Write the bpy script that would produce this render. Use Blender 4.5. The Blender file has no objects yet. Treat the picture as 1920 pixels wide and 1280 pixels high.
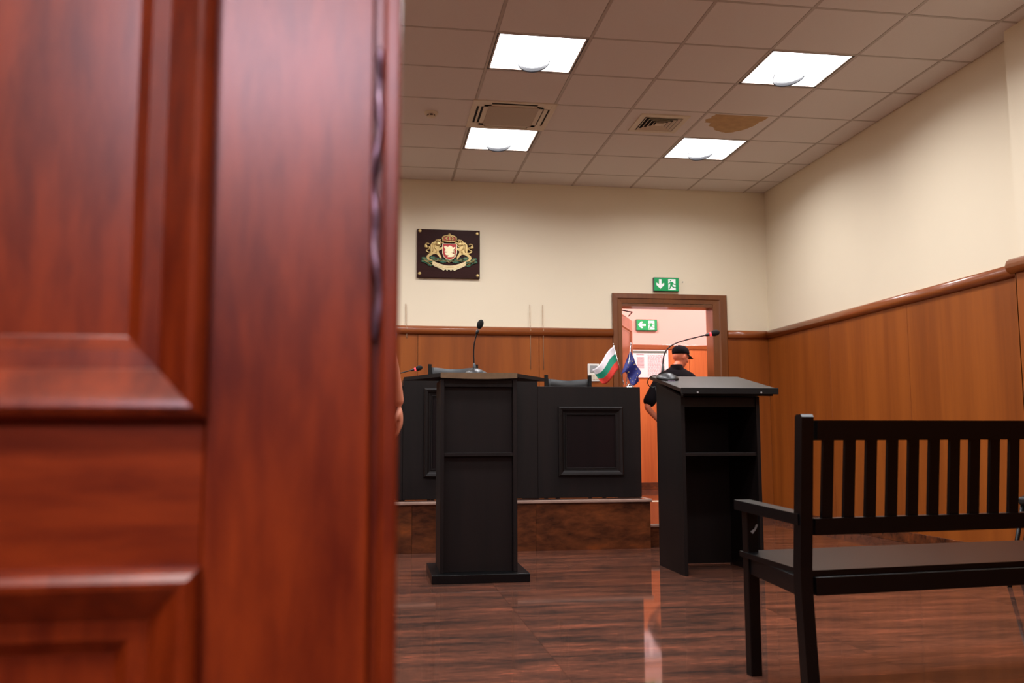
import bpy, bmesh, math, random
from mathutils import Vector, Matrix, noise as mnoise
PI = math.pi
random.seed(7)
SC = bpy.context.scene
COL = SC.collection

# ---------------------------------------------------------------- camera
CAM_Z = 0.8186
cam_d = bpy.data.cameras.new('camera'); cam = bpy.data.objects.new('camera', cam_d); COL.objects.link(cam)
cr = Vector((0.98876, -0.14949, -0.0031)).normalized()
cf = Vector((math.sin(.1504)*math.cos(.1061), math.cos(.1504)*math.cos(.1061), math.sin(.1061)))
cu = cr.cross(cf).normalized(); cr = cf.cross(cu).normalized()
M = Matrix((cr, cu, -cf)).transposed().to_4x4(); M.translation = (0, 0, CAM_Z)
cam.matrix_world = M
cam_d.sensor_width = 36; cam_d.lens = 1692.4/1920*36
cam_d.clip_start = .02; cam_d.clip_end = 60
cam_d.dof.use_dof = True; cam_d.dof.focus_distance = 6.0; cam_d.dof.aperture_fstop = 4.6
SC.camera = cam

# ---------------------------------------------------------------- world, exposure
W = bpy.data.worlds.new('world'); SC.world = W; W.use_nodes = True
W.node_tree.nodes['Background'].inputs[0].default_value = (.9, .8, .85, 1)
W.node_tree.nodes['Background'].inputs[1].default_value = .15
SC.view_settings.view_transform = 'Standard'; SC.view_settings.look = 'None'
SC.view_settings.gamma = 1; SC.view_settings.use_curve_mapping = False
SC.view_settings.exposure = 0.0
ROOM_LAMP = 26.0        # each courtroom troffer, W
HALL_FILL = 40.0
CORR_LAMP = 84.0

def area(name, loc, sx, sy, power, color, rot=(0, 0, 0), spread=PI, parent=None):
    l = bpy.data.lights.new(name, 'AREA'); l.shape = 'RECTANGLE'; l.size = sx; l.size_y = sy
    l.energy = power; l.color = color; l.spread = spread
    o = bpy.data.objects.new(name, l); COL.objects.link(o); o.location = loc; o.rotation_euler = rot
    if parent: o.parent = parent; o.location = Vector(loc) - parent.location
    return o

# ---------------------------------------------------------------- materials
def s2l(c):
    return tuple(((x/255)/12.92 if x/255 <= .04045 else ((x/255+.055)/1.055)**2.4) for x in c) + (1,)
def newmat(name):
    m = bpy.data.materials.new(name); m.use_nodes = True
    return m, m.node_tree.nodes, m.node_tree.links, m.node_tree.nodes['Principled BSDF']
def mat(name, rgb, rough=.5, metal=0, noise=0, nscale=8, coat=0, bump=0, spec=.5, emit=0, coatr=.1):
    m, N, L, B = newmat(name)
    B.inputs['Base Color'].default_value = s2l(rgb); B.inputs['Roughness'].default_value = rough
    B.inputs['Metallic'].default_value = metal; B.inputs['Coat Weight'].default_value = coat
    B.inputs['Coat Roughness'].default_value = coatr
    B.inputs['Specular IOR Level'].default_value = spec
    tc = N.new('ShaderNodeTexCoord'); nz = N.new('ShaderNodeTexNoise'); nz.inputs['Scale'].default_value = nscale
    nz.inputs['Detail'].default_value = 6
    L.new(tc.outputs['Object'], nz.inputs['Vector'])
    r = N.new('ShaderNodeMapRange'); r.inputs['To Min'].default_value = 1-noise; r.inputs['To Max'].default_value = 1+noise
    L.new(nz.outputs['Fac'], r.inputs['Value'])
    mx = N.new('ShaderNodeVectorMath'); mx.operation = 'SCALE'; mx.inputs[0].default_value = s2l(rgb)[:3]
    L.new(r.outputs[0], mx.inputs['Scale']); L.new(mx.outputs[0], B.inputs['Base Color'])
    if bump:
        b = N.new('ShaderNodeBump'); b.inputs['Strength'].default_value = bump; b.inputs['Distance'].default_value = .002
        L.new(nz.outputs['Fac'], b.inputs['Height']); L.new(b.outputs[0], B.inputs['Normal'])
    if emit:
        B.inputs['Emission Color'].default_value = s2l(rgb); B.inputs['Emission Strength'].default_value = emit
    return m
def wood(name, c1, c2, axis='z', rough=.35, coat=0, coatr=.1, fine=60, broad=6, stretch=18, spec=.5, c3=None, wf=.35, lo=.36, hi=.64):
    """grain runs along axis; colour varies with stretched noise"""
    m, N, L, B = newmat(name)
    tc = N.new('ShaderNodeTexCoord'); oi = N.new('ShaderNodeObjectInfo')
    ad = N.new('ShaderNodeVectorMath'); ad.operation = 'ADD'
    sc = N.new('ShaderNodeVectorMath'); sc.operation = 'SCALE'; sc.inputs[0].default_value = (13, 29, 17)
    L.new(oi.outputs['Random'], sc.inputs['Scale']); L.new(tc.outputs['Object'], ad.inputs[0]); L.new(sc.outputs[0], ad.inputs[1])
    def nz(scale, detail):
        mp = N.new('ShaderNodeMapping'); k = {'x': (1/stretch, 1, 1), 'y': (1, 1/stretch, 1), 'z': (1, 1, 1/stretch)}[axis]
        mp.inputs['Scale'].default_value = [v*scale for v in k]
        n = N.new('ShaderNodeTexNoise'); n.inputs['Scale'].default_value = 1; n.inputs['Detail'].default_value = detail
        n.inputs['Roughness'].default_value = .6; n.inputs['Distortion'].default_value = .3
        L.new(ad.outputs[0], mp.inputs[0]); L.new(mp.outputs[0], n.inputs['Vector']); return n
    a = nz(broad, 4); b = nz(fine, 5)
    mi = N.new('ShaderNodeMath'); mi.operation = 'MULTIPLY_ADD'; mi.inputs[1].default_value = wf
    L.new(b.outputs['Fac'], mi.inputs[0])
    m2 = N.new('ShaderNodeMath'); m2.operation = 'MULTIPLY'; m2.inputs[1].default_value = 1-wf
    L.new(a.outputs['Fac'], m2.inputs[0]); L.new(m2.outputs[0], mi.inputs[2])
    rp = N.new('ShaderNodeValToRGB'); rp.color_ramp.elements[0].position = lo; rp.color_ramp.elements[1].position = hi
    rp.color_ramp.elements[0].color = s2l(c1); rp.color_ramp.elements[1].color = s2l(c2)
    if c3:
        e = rp.color_ramp.elements.new(.70); e.color = s2l(c3); rp.color_ramp.elements[1].position = .56
    L.new(mi.outputs[0], rp.inputs[0]); L.new(rp.outputs[0], B.inputs['Base Color'])
    B.inputs['Roughness'].default_value = rough; B.inputs['Coat Weight'].default_value = coat
    B.inputs['Coat Roughness'].default_value = coatr; B.inputs['Specular IOR Level'].default_value = spec
    return m
MT = {}
MT['plaster'] = mat('plaster', (229, 216, 191), .85, noise=.02, nscale=3, bump=.1)
MT['pink_plaster'] = mat('pink_plaster', (218, 174, 164), .85, noise=.02, nscale=3)
MT['wainscot'] = wood('wainscot_veneer', (122, 60, 16), (148, 78, 24), 'z', .45, fine=40, broad=4.5, stretch=18, spec=.3, wf=.16)
MT['wainscot_lit'] = wood('lit_corridor_veneer', (172, 88, 42), (200, 112, 56), 'z', .42, fine=55, broad=7, stretch=22)  # wainscot wood with the corridor's bright light put into its colour
MT['rail'] = wood('rail_wood', (124, 62, 26), (150, 80, 36), 'y', .3, coat=.3)
MT['railx'] = wood('rail_wood_x', (124, 62, 26), (150, 80, 36), 'x', .3, coat=.3)
MT['casing'] = wood('casing_wood', (96, 50, 22), (118, 66, 28), 'z', .35, coat=.2)
MT['doorv'] = wood('mahogany_upright', (98, 28, 6), (150, 60, 18), 'z', .32, coat=.35, coatr=.22, fine=60, broad=22, stretch=5)
MT['doorh'] = wood('mahogany_level', (98, 28, 6), (150, 60, 18), 'x', .32, coat=.35, coatr=.22, fine=60, broad=22, stretch=5)
MT['leaf'] = wood('leaf_wood', (150, 84, 52), (176, 104, 66), 'z', .35, coat=.3)
MT['wenge'] = wood('wenge_laminate', (11, 7, 7), (22, 14, 13), 'z', .5, fine=90, broad=10, stretch=14, spec=.25)
MT['wengetop'] = wood('wenge_top', (26, 20, 18), (38, 30, 27), 'x', .36, fine=90, broad=10, stretch=14)
MT['worn'] = mat('worn_edge', (104, 80, 54), .6, noise=.35, nscale=30)
MT['black_lacquer'] = mat('black_lacquer', (6, 8, 10), .30, noise=.2, nscale=20, spec=.3)
MT['black_edge'] = mat('black_edge', (7, 6, 7), .55, spec=.3)
MT['floor'] = wood('streaked_granite', (54, 41, 36), (100, 62, 48), 'x', .055, fine=95, broad=10, stretch=5.5, c3=(150, 84, 62), spec=.3, wf=.42, lo=.40)
MT['riser'] = wood('figured_granite', (52, 28, 18), (100, 54, 30), 'x', .25, fine=22, broad=6, stretch=2.6, c3=(136, 70, 32), wf=.4, lo=.38)
MT['joint'] = mat('joint', (52, 34, 28), .7)
MT['stone_edge'] = mat('stone_edge', (150, 122, 108), .4, noise=.3, nscale=12)
MT['tile'] = mat('ceiling_tile', (220, 212, 206), .95, noise=.06, nscale=240, bump=.25)
MT['grid'] = mat('grid_metal', (180, 168, 158), .5)
MT['cream'] = mat('cream_plastic', (214, 200, 176), .5)
MT['cream2'] = mat('cream_grille', (182, 166, 146), .7, noise=.1, nscale=200)
MT['dark'] = mat('dark_void', (14, 12, 11), .9)
MT['white'] = mat('white_plastic', (226, 222, 214), .45)
MT['grey'] = mat('grey_plastic', (150, 150, 150), .5)
MT['reflector'] = mat('reflector', (225, 225, 228), .25, metal=.6)
MT['holder'] = mat('lamp_holder_grey', (16, 15, 18), .6, spec=.2)
MT['black'] = mat('black_plastic', (16, 16, 18), .4)
MT['foam'] = mat('black_foam', (10, 10, 11), .95, bump=.5, nscale=300)
MT['chrome'] = mat('chrome', (215, 215, 218), .12, metal=1)
MT['bronze'] = mat('aged_metal', (150, 130, 150), .35, metal=.7, noise=.3, nscale=30)
MT['leather'] = mat('black_leather', (9, 10, 12), .5, noise=.2, nscale=30, bump=.3)
MT['gold'] = mat('gold_metal', (196, 170, 112), .34, metal=.6, noise=.2, nscale=90)
MT['palegold'] = mat('pale_gold', (232, 216, 176), .3, metal=.5)
MT['red'] = mat('enamel_red', (186, 24, 20), .35)
MT['greenleaf'] = mat('enamel_green', (36, 98, 66), .4)
MT['plaque'] = wood('plaque_wood', (40, 16, 14), (56, 26, 22), 'x', .5, spec=.12)
MT['inset'] = wood('inset_wood', (10, 3, 4), (20, 8, 9), 'z', .5, spec=.15)
MT['signgreen'] = mat('sign_green', (0, 150, 84), .4, emit=.12)
MT['signwhite'] = mat('sign_white', (236, 240, 238), .4, emit=.15)
MT['signbox'] = mat('sign_box', (70, 82, 74), .5)
MT['ledred'] = mat('led_red', (255, 60, 70), .4, emit=1.6)
MT['paper'] = mat('paper', (238, 222, 226), .6)
MT['ink'] = mat('ink', (150, 118, 128), .7)
MT['inkhead'] = mat('poster_header', (92, 108, 100), .7)
MT['flag_w'] = mat('flag_white', (236, 230, 236), .7)
MT['flag_g'] = mat('flag_green', (24, 140, 110), .7)
MT['flag_r'] = mat('flag_red', (214, 56, 44), .7)
MT['flag_b'] = mat('flag_blue', (28, 36, 112), .6)
MT['star'] = mat('star_yellow', (232, 206, 110), .6)
MT['cord'] = mat('pale_cord', (170, 140, 112), .6)
MT['stain'] = mat('water_stain', (186, 150, 104), .9, noise=.25, nscale=14)
MT['skin'] = mat('skin', (196, 124, 96), .5, noise=.05, nscale=20)
MT['shirt'] = mat('dark_shirt', (8, 8, 13), .9, spec=.12, noise=.15, nscale=60)
MT['trousers'] = mat('dark_trousers', (18, 18, 24), .85, noise=.15, nscale=60)
MT['shirt2'] = mat('blue_shirt', (90, 110, 150), .85, noise=.1, nscale=60)
MT['shoe'] = mat('shoe', (14, 13, 13), .35)
MT['hair'] = mat('hair', (60, 50, 44), .7)
def glowmat():  # pink glow of the added hall window
    m, N, L, B = newmat('glow_pane')
    B.inputs['Base Color'].default_value = (.8, .8, .8, 1)
    B.inputs['Emission Color'].default_value = (.98, .76, .94, 1); B.inputs['Emission Strength'].default_value = 21
    return m
MT['pane_glow'] = glowmat()
def lampmat():
    m, N, L, B = newmat('lit_diffuser')
    B.inputs['Base Color'].default_value = (.9, .9, .9, 1)
    B.inputs['Emission Color'].default_value = (.95, .97, 1, 1); B.inputs['Emission Strength'].default_value = 5
    return m
MT['lamp'] = lampmat()

# ---------------------------------------------------------------- mesh helpers
class MB:
    def __init__(s): s.bm = bmesh.new(); s.mats = []; s.mi = 0
    def use(s, m):
        if m not in s.mats: s.mats.append(m)
        s.mi = s.mats.index(m); return s
    def _fin(s, faces):
        for f in faces: f.material_index = s.mi
    def box(s, a, b, bev=0, seg=1, xf=None):
        t = bmesh.new(); bmesh.ops.create_cube(t, size=1)
        a = Vector(a); b = Vector(b)
        for v in t.verts: v.co = Vector((a[i]+(v.co[i]+.5)*(b[i]-a[i]) for i in range(3)))
        if bev: bmesh.ops.bevel(t, geom=t.edges[:], offset=bev, segments=seg, affect='EDGES', profile=.5)
        s._merge(t, xf); return s
    def _merge(s, t, xf=None):
        if xf is not None: bmesh.ops.transform(t, matrix=xf, verts=t.verts[:])
        mp = {}
        for v in t.verts: mp[v] = s.bm.verts.new(v.co)
        for f in t.faces:
            try:
                nf = s.bm.faces.new([mp[v] for v in f.verts]); nf.material_index = s.mi; nf.smooth = f.smooth
            except ValueError: pass
        t.free()
    def prism(s, pts, d, smooth=False):
        """pts: list of 3D points of a planar outline, extruded along vector d"""
        d = Vector(d); n = len(pts)
        A = [s.bm.verts.new(Vector(p)) for p in pts]; B = [s.bm.verts.new(Vector(p)+d) for p in pts]
        fs = [s.bm.faces.new(A), s.bm.faces.new(B[::-1])]
        for i in range(n):
            f = s.bm.faces.new((A[i], B[i], B[(i+1) % n], A[(i+1) % n])); f.smooth = smooth; fs.append(f)
        s._fin(fs); return s
    def tube(s, pts, r, n=10, flat=(1, 1)):
        pts = [Vector(p) for p in pts]; rs = r if isinstance(r, (list, tuple)) else [r]*len(pts)
        rings = []
        up = Vector((0, 0, 1))
        t0 = (pts[1]-pts[0]).normalized()
        if abs(t0.dot(up)) > .95: up = Vector((0, 1, 0))
        nrm = (up - t0*up.dot(t0)).normalized()
        for i, p in enumerate(pts):
            t = ((pts[min(i+1, len(pts)-1)]-pts[max(i-1, 0)])).normalized()
            nrm = (nrm - t*nrm.dot(t)).normalized(); bn = t.cross(nrm)
            rings.append([s.bm.verts.new(p + (nrm*math.cos(2*PI*k/n)*flat[0] + bn*math.sin(2*PI*k/n)*flat[1])*rs[i]) for k in range(n)])
        fs = []
        for a, b in zip(rings, rings[1:]):
            for k in range(n):
                f = s.bm.faces.new((a[k], a[(k+1) % n], b[(k+1) % n], b[k])); f.smooth = True; fs.append(f)
        fs.append(s.bm.faces.new(rings[0][::-1])); fs.append(s.bm.faces.new(rings[-1]))
        s._fin(fs); return s
    def lathe(s, prof, c=(0, 0, 0), n=24, xf=None):
        """prof: [(r,z)...]"""
        t = bmesh.new(); rings = []
        for r, z in prof:
            if r < 1e-6: rings.append([t.verts.new((c[0], c[1], c[2]+z))])
            else: rings.append([t.verts.new((c[0]+r*math.cos(2*PI*k/n), c[1]+r*math.sin(2*PI*k/n), c[2]+z)) for k in range(n)])
        for a, b in zip(rings, rings[1:]):
            for k in range(n):
                k2 = (k+1) % n
                q = [a[k % len(a)], a[k2 % len(a)], b[k2 % len(b)], b[k % len(b)]]
                u = []
                for v in q:
                    if v not in u: u.append(v)
                if len(u) > 2:
                    f = t.faces.new(u); f.smooth = True
        if len(rings[0]) > 1: t.faces.new(rings[0][::-1])
        if len(rings[-1]) > 1: t.faces.new(rings[-1])
        s._merge(t, xf); return s
    def ellip(s, c, r, xf=None, n=16):
        t = bmesh.new(); bmesh.ops.create_uvsphere(t, u_segments=n, v_segments=max(6, n//2), radius=1)
        for v in t.verts: v.co = Vector((c[i]+v.co[i]*r[i] for i in range(3)))
        for f in t.faces: f.smooth = True
        s._merge(t, xf); return s
    def mitre(s, x0, x1, z0, z1, prof, y, axis='y'):
        """frame swept round a rectangle with mitred corners; prof: [(inset, height towards -y)]"""
        rings = []
        for ins, h in prof:
            rings.append([s.bm.verts.new((px, y-h, pz)) for px, pz in
                          ((x0+ins, z0+ins), (x1-ins, z0+ins), (x1-ins, z1-ins), (x0+ins, z1-ins))])
        fs = []
        for a, b in zip(rings, rings[1:]):
            for k in range(4): fs.append(s.bm.faces.new((a[k], a[(k+1) % 4], b[(k+1) % 4], b[k])))
        s._fin(fs); return s
    def grid(s, fn, nu, nv, thick=0, matfn=None):
        V = [[s.bm.verts.new(fn(i/nu, j/nv)) for j in range(nv+1)] for i in range(nu+1)]
        for i in range(nu):
            for j in range(nv):
                f = s.bm.faces.new((V[i][j], V[i+1][j], V[i+1][j+1], V[i][j+1])); f.smooth = True
                f.material_index = matfn(i/nu, j/nv) if matfn else s.mi
        return s
    def mesh(s, name):
        bmesh.ops.recalc_face_normals(s.bm, faces=s.bm.faces[:])
        me = bpy.data.meshes.new(name); s.bm.to_mesh(me); s.bm.free()
        for m in s.mats: me.materials.append(m)
        return me
    def build(s, name, m=None, parent=None, world=True):
        if not s.mats: s.mats = [MT[m] if isinstance(m, str) else m]
        me = s.mesh(name)
        if parent is not None and world:
            me.transform(wm(parent).inverted())
        o = bpy.data.objects.new(name, me); COL.objects.link(o)
        if parent is not None: o.parent = parent
        return o
def wm(o):
    m = Matrix.LocRotScale(o.location, o.rotation_euler, o.scale)
    return wm(o.parent) @ m if o.parent else m
def solid(o, t=.002):
    md = o.modifiers.new('thickness', 'SOLIDIFY'); md.thickness = t; md.offset = 0; return o
def tag(o, label, cat, group=None, kind=None):
    o['label'] = label; o['category'] = cat
    if group: o['group'] = group
    if kind: o['kind'] = kind
    return o
def thing(name, loc, label, cat, group=None, rz=0, kind=None):
    o = bpy.data.objects.new(name, None); COL.objects.link(o); o.location = loc; o.rotation_euler = (0, 0, rz)
    o.empty_display_size = .1
    return tag(o, label, cat, group, kind)
def copy_tree(o, parent=None):
    c = o.copy(); COL.objects.link(c); c.parent = parent
    for ch in o.children: copy_tree(ch, c)
    return c

# ---------------------------------------------------------------- room dimensions
XW, YW, ZC = 4.096, 8.948, 3.418
XL, YF = -3.9, .74
RAIL = 1.925
# ---- floor
fl = thing('floor', (0, 0, 0), 'polished dark red-brown streaked granite floor of the courtroom', 'floor', kind='structure')
MB().box((XL, -4.0, -.12), (XW, YW, -.010)).build('screed', 'joint', fl)
tm = MB().box((-.5994, -.2994, -.012), (.5994, .2994, 0)).use(MT['floor']).mesh('floor_tile')
for i in range(-4, 3):
    for j in range(-7, 14):
        cx = .668+.6+1.2*i; cy = .60+.6*j+.3
        x0, x1 = max(cx-.6, XL), min(cx+.6, XW)
        if cy-.3 > YW or x1-x0 < .05: continue
        if x1-x0 > 1.19 and cy+.3 < YW: me = tm
        else:
            y1 = min(cy+.3, YW)
            me = MB().box((x0+.001-cx, -.299, -.012), (x1-.001-cx, y1-cy, 0), .0012).use(MT['floor']).mesh('floor_tile')
        o = bpy.data.objects.new('floor_tile', me); COL.objects.link(o); o.location = (cx, cy, 0); o.parent = fl
        if not me.materials: me.materials.append(MT['floor'])
# ---- ceiling with T-bar grid and tiles
ce = thing('ceiling', (0, 0, ZC), 'suspended ceiling of square mineral tiles in a metal grid', 'ceiling', kind='structure')
MB().box((XL, YF, ZC+.12), (XW, YW, ZC+.2)).build('slab', 'dark', ce)
GX0, GX, GY0, GY = .7424, .624, 4.9204, .6
gm = MB()
xs = [GX0+GX*k for k in range(-8, 7) if XL < GX0+GX*k < XW]
ys = [GY0+GY*k for k in range(-8, 8) if YF+.02 < GY0+GY*k < YW]
for x in xs: gm.box((x-.009, YF, ZC-.003), (x+.009, YW, ZC+.002))
for y in ys: gm.box((XL, y-.009, ZC-.0028), (XW, y+.009, ZC+.0022))
o = gm.build('grid_bar', 'grid', ce); o['kind'] = 'stuff'
ex = [XL]+xs+[XW]; ey = [YF]+ys+[YW]
R = lambda k: GY0+GY*k      # grid row k
A = lambda k: GX0+GX*k      # grid column k
skip = set()
lights_at = [(cx, ry) for cx in (-6, -3, 0, 3) for ry in (-5, -2, 1, 4) if A(cx) > XL]
for c in lights_at: skip.add(c)
skip.add((0, 3))
tile_mesh = {}
for a, b in zip(ex, ex[1:]):
    for c, d in zip(ey, ey[1:]):
        w, h = b-a, d-c
        if w < .03 or h < .03: continue
        kx = round((a-GX0)/GX); ky = round((c-GY0)/GY)
        if (kx, ky) in skip and abs(w-GX) < .01 and abs(h-GY) < .01: continue
        key = (round(w, 2), round(h, 2))
        if key not in tile_mesh:
            t = MB().use(MT['tile'])
            t.box((-w/2+.004, -h/2+.004, .002), (w/2-.004, h/2-.004, .016))
            t.box((-w/2+.011, -h/2+.011, -.002), (w/2-.011, h/2-.011, .003), .0015)
            tile_mesh[key] = t.mesh('ceiling_tile')
        o = bpy.data.objects.new('ceiling_tile', tile_mesh[key]); COL.objects.link(o); o.parent = ce
        o.location = ((a+b)/2, (c+d)/2, 0)
# water stain on one tile (a mark with its own shape)
sp = []
base = [(1333, 221), (1345, 210)]
sx0, sy0, sx1 = 2.672, 6.745, 3.14
pts = [(sx0+.03, sy0), (3.148, sy0), (3.15, sy0+.05), (3.135, sy0+.10), (3.12, sy0+.13), (3.125, sy0+.2), (3.09, sy0+.28), (3.05, sy0+.35), (2.99, sy0+.40),
       (2.94, sy0+.42), (2.88, sy0+.39), (2.83, sy0+.37), (2.79, sy0+.30), (2.74, sy0+.27), (2.73, sy0+.2), (2.68, sy0+.19), (2.655, sy0+.13), (2.69, sy0+.10), (2.685, sy0+.05)]
pp = []
for i in range(len(pts)):
    p, q = Vector(pts[i]), Vector(pts[(i+1) % len(pts)])
    for k in range(4):
        v = p.lerp(q, k/4)
        pp.append((v.x+random.uniform(-.006, .006), v.y+(random.uniform(-.006, .006) if v.y > sy0+.01 else 0)))
st = MB().prism([(x, y, ZC-.0021) for x, y in pp], (0, 0, -.0006)).build('water_stain', 'stain', ce)
# ---- back wall with doorway
DX0, DX1, DZ0, DZ1 = 2.487, 3.488, .17, 2.178
wb = thing('wall_back', (0, YW, 0), 'cream back wall with orange-brown wood wainscot and a doorway', 'wall', kind='structure')
MB().box((XL, YW, 0), (DX0, YW+.16, ZC+.2)).box((DX1, YW, 0), (XW+.2, YW+.16, ZC+.2)).box((DX0, YW, DZ1), (DX1, YW+.16, ZC+.2)).box((DX0, YW, -.1), (DX1, YW+.16, DZ0-.001)).build('plaster_face', 'plaster', wb)
CW0, CW1 = 2.398, 3.63
px = [-3.9, -3.25, -2.03, -.81, .41, 1.63, CW0]
for a, b in zip(px, px[1:]):
    MB().box((a+.002, YW-.018, .0), (b-.002, YW, RAIL-.06), .002).build('wainscot_panel', 'wainscot', wb)
MB().box((CW1+.001, YW-.018, .085), (XW-.0175, YW, RAIL-.06), .001).build('wainscot_panel', 'wainscot', wb)
def railprof(h=.086, d=.052):
    return [(0, h*.5), (d*.55, h*.5), (d*.85, h*.36), (d, h*.12), (d, -h*.12), (d*.85, -h*.36), (d*.5, -h*.5), (0, -h*.5)]
def rail_x(x0, x1, y, z, parent, name='rail'):
    MB().prism([(x0, y-d, z+h) for d, h in railprof()], (x1-x0, 0, 0), True).build(name, 'railx', parent)
rail_x(XL, CW0, YW, RAIL-.043, wb); rail_x(CW1, XW, YW, RAIL-.043, wb)
# casing (door frame) of the doorway
dc = thing('trim_1', ((CW0+CW1)/2, YW, 0), 'brown wooden casing round the doorway in the back wall', 'door frame', kind='structure')
ch = .115
def casing_side(x0, x1, flip):
    w = x1-x0; zt = 2.296
    pr = [(0, .0), (0, .026), (.006, .032), (.05, .034), (.058, .026), (w, .022), (w, 0)]
    pr = [(a*w/.099 if a < w else a, b) for a, b in [(0, .0), (0, .026), (.006, .032), (.05, .034), (.058, .026)]]+[(w, .022), (w, 0)]
    pts = [(x0+a if not flip else x1-a, YW-b) for a, b in pr]
    m = MB(); A1 = []; 
    bot = [m.bm.verts.new((x, y, 0)) for x, y in pts]
    top = [m.bm.verts.new((x, y, zt-a*.099/w)) for (x, y), (a, b) in zip(pts, pr)]
    m.bm.faces.new(bot[::-1]); m.bm.faces.new(top)
    for i in range(len(pts)): m.bm.faces.new((bot[i], bot[(i+1) % len(pts)], top[(i+1) % len(pts)], top[i]))
    return m.build('casing_board', 'casing', dc)
casing_side(CW0, DX0+.01, False); casing_side(DX1-.01, CW1, True)
m = MB(); w = .115
pr = [(0, .0), (0, .026), (.006, .032), (.05, .034), (.058, .026), (.099, .022), (.099, 0)]
L = [m.bm.verts.new((CW0+a, YW-b, 2.296-a)) for a, b in pr]; Rr = [m.bm.verts.new((CW1-a*.152/.099, YW-b, 2.296-a)) for a, b in pr]
m.bm.faces.new(L[::-1]); m.bm.faces.new(Rr)
for i in range(len(pr)): m.bm.faces.new((L[i], L[(i+1) % len(pr)], Rr[(i+1) % len(pr)], Rr[i]))
m.build('casing_board', 'casing', dc)
MB().box((DX0-.012, YW-.015, DZ0), (DX0+.012, YW+.18, DZ1)).build('jamb', 'casing', dc)
MB().box((DX1-.012, YW-.015, DZ0), (DX1+.012, YW+.18, DZ1)).build('jamb', 'casing', dc)
MB().box((DX0, YW-.015, DZ1-.015), (DX1, YW+.18, DZ1+.012)).build('head_jamb', 'casing', dc)
# ---- right wall
wr = thing('wall_right', (XW, 5, 0), 'cream right wall with wood wainscot and rounded rail', 'wall', kind='structure')
MB().box((XW, YF, -.1), (XW+.2, YW+.0, ZC+.2)).build('plaster_face', 'plaster', wr)
py = [5.10, 6.32, 7.60, YW-.02]
py = [.74, 1.6, 2.82, 4.04, 5.20, 6.42, 7.64, YW-.016]
for a, b in zip(py, py[1:]):
    MB().box((XW-.018, a+.002, .085), (XW, b-.002, RAIL-.06), .002).build('wainscot_panel', 'wainscot', wr)
def rail_y(x, y0, y1, z, parent, sgn=1, name='rail'):
    MB().prism([(x-sgn*d, y0, z+h) for d, h in railprof()], (0, y1-y0, 0), True).build(name, 'rail', parent)
rail_y(XW, 5.1, YW, RAIL-.043, wr)
pl = thing('pilaster', (3.99, 4.6, 0), 'cream pilaster with wood cladding at the right edge', 'pilaster', kind='structure')
MB().box((3.985, 3.6, 0), (XW-.0, 5.05, ZC)).build('plaster_face', 'plaster', pl)
MB().box((3.967, 3.6, .085), (3.985, 5.062, RAIL-.06), .002).box((3.967, 5.05, .085), (XW-.018, 5.066, RAIL-.06), .002).build('wainscot_panel', 'wainscot', pl)
m = MB().prism([(3.985-d, 3.6, RAIL-.043+h) for d, h in railprof(.092, .062)], (0, 1.49, 0), True).build('rail', 'rail', pl)
# granite skirtings
bb = thing('baseboard_right', (XW, 5, 0), 'dark granite skirting tiles along the right wall', 'skirting', kind='structure')
y = .9
while y < YW-.03:
    y2 = min(y+.6, YW-.02)
    MB().box((XW-.028, y+.001, 0), (XW-.0, y2-.001, .087), .002).build('skirting_tile', 'riser', bb); y = y2
bk = thing('baseboard_back', (3.8, YW, 0), 'dark granite skirting right of the doorway', 'skirting', kind='structure')
MB().box((CW1+.002, YW-.028, 0), (XW-.03, YW, .087), .002).build('skirting_tile', 'riser', bk)
# ---- left wall
wl = thing('wall_left', (XL, 5, 0), 'cream left wall with wood wainscot hidden behind the open door', 'wall', kind='structure')
MB().box((XL-.2, YF, -.1), (XL, YW, ZC+.2)).build('plaster_face', 'plaster', wl)
for k in range(7): MB().box((XL, .76+1.17*k, 0), (XL+.018, .756+1.17*(k+1), RAIL-.06), .002).build('wainscot_panel', 'wainscot', wl)
rail_y(XL, .9, YW, RAIL-.043, wl, -1)
# ---- front wall with the double doorway we look through
wf = thing('wall_front', (0, .8, 0), 'entrance wall with the double doorway the camera looks through', 'wall', kind='structure')
OX0, OX1, OZ = -.86, .88, 2.1
MB().box((XL-.2, YF, 0), (OX0, .95, ZC+.2)).box((OX1, YF, 0), (XW+.2, .95, ZC+.2)).box((OX0, YF, OZ), (OX1, .95, ZC+.2)).build('plaster_face', 'plaster', wf)
for a, b in ((XL+.02, -2.4), (-2.4, OX0-.02), (OX1+.02, 2.3), (2.3, XW-.02)):
    MB().box((a+.002, .95, .0), (b-.002, .968, RAIL-.06), .002).build('wainscot_panel', 'wainscot', wf)
for a, b in ((XL, OX0-.02), (OX1+.02, XW)):
    MB().prism([(a, .95+d, RAIL-.043+h) for d, h in railprof()], (b-a, 0, 0), True).build('rail', 'railx', wf)
tr = thing('trim_2', (0, .84, 0), 'wooden frame of the entrance doorway', 'door frame', kind='structure')
MB().box((OX0-.02, .70, 0), (OX0+.03, .97, OZ), .003).build('jamb', 'doorv', tr)
MB().box((OX1-.03, .70, 0), (OX1+.02, .97, OZ), .003).build('jamb', 'doorv', tr)
MB().box((OX0-.02, .70, OZ-.04), (OX1+.02, .97, OZ+.01), .003).build('head_jamb', 'doorh', tr)
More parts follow.
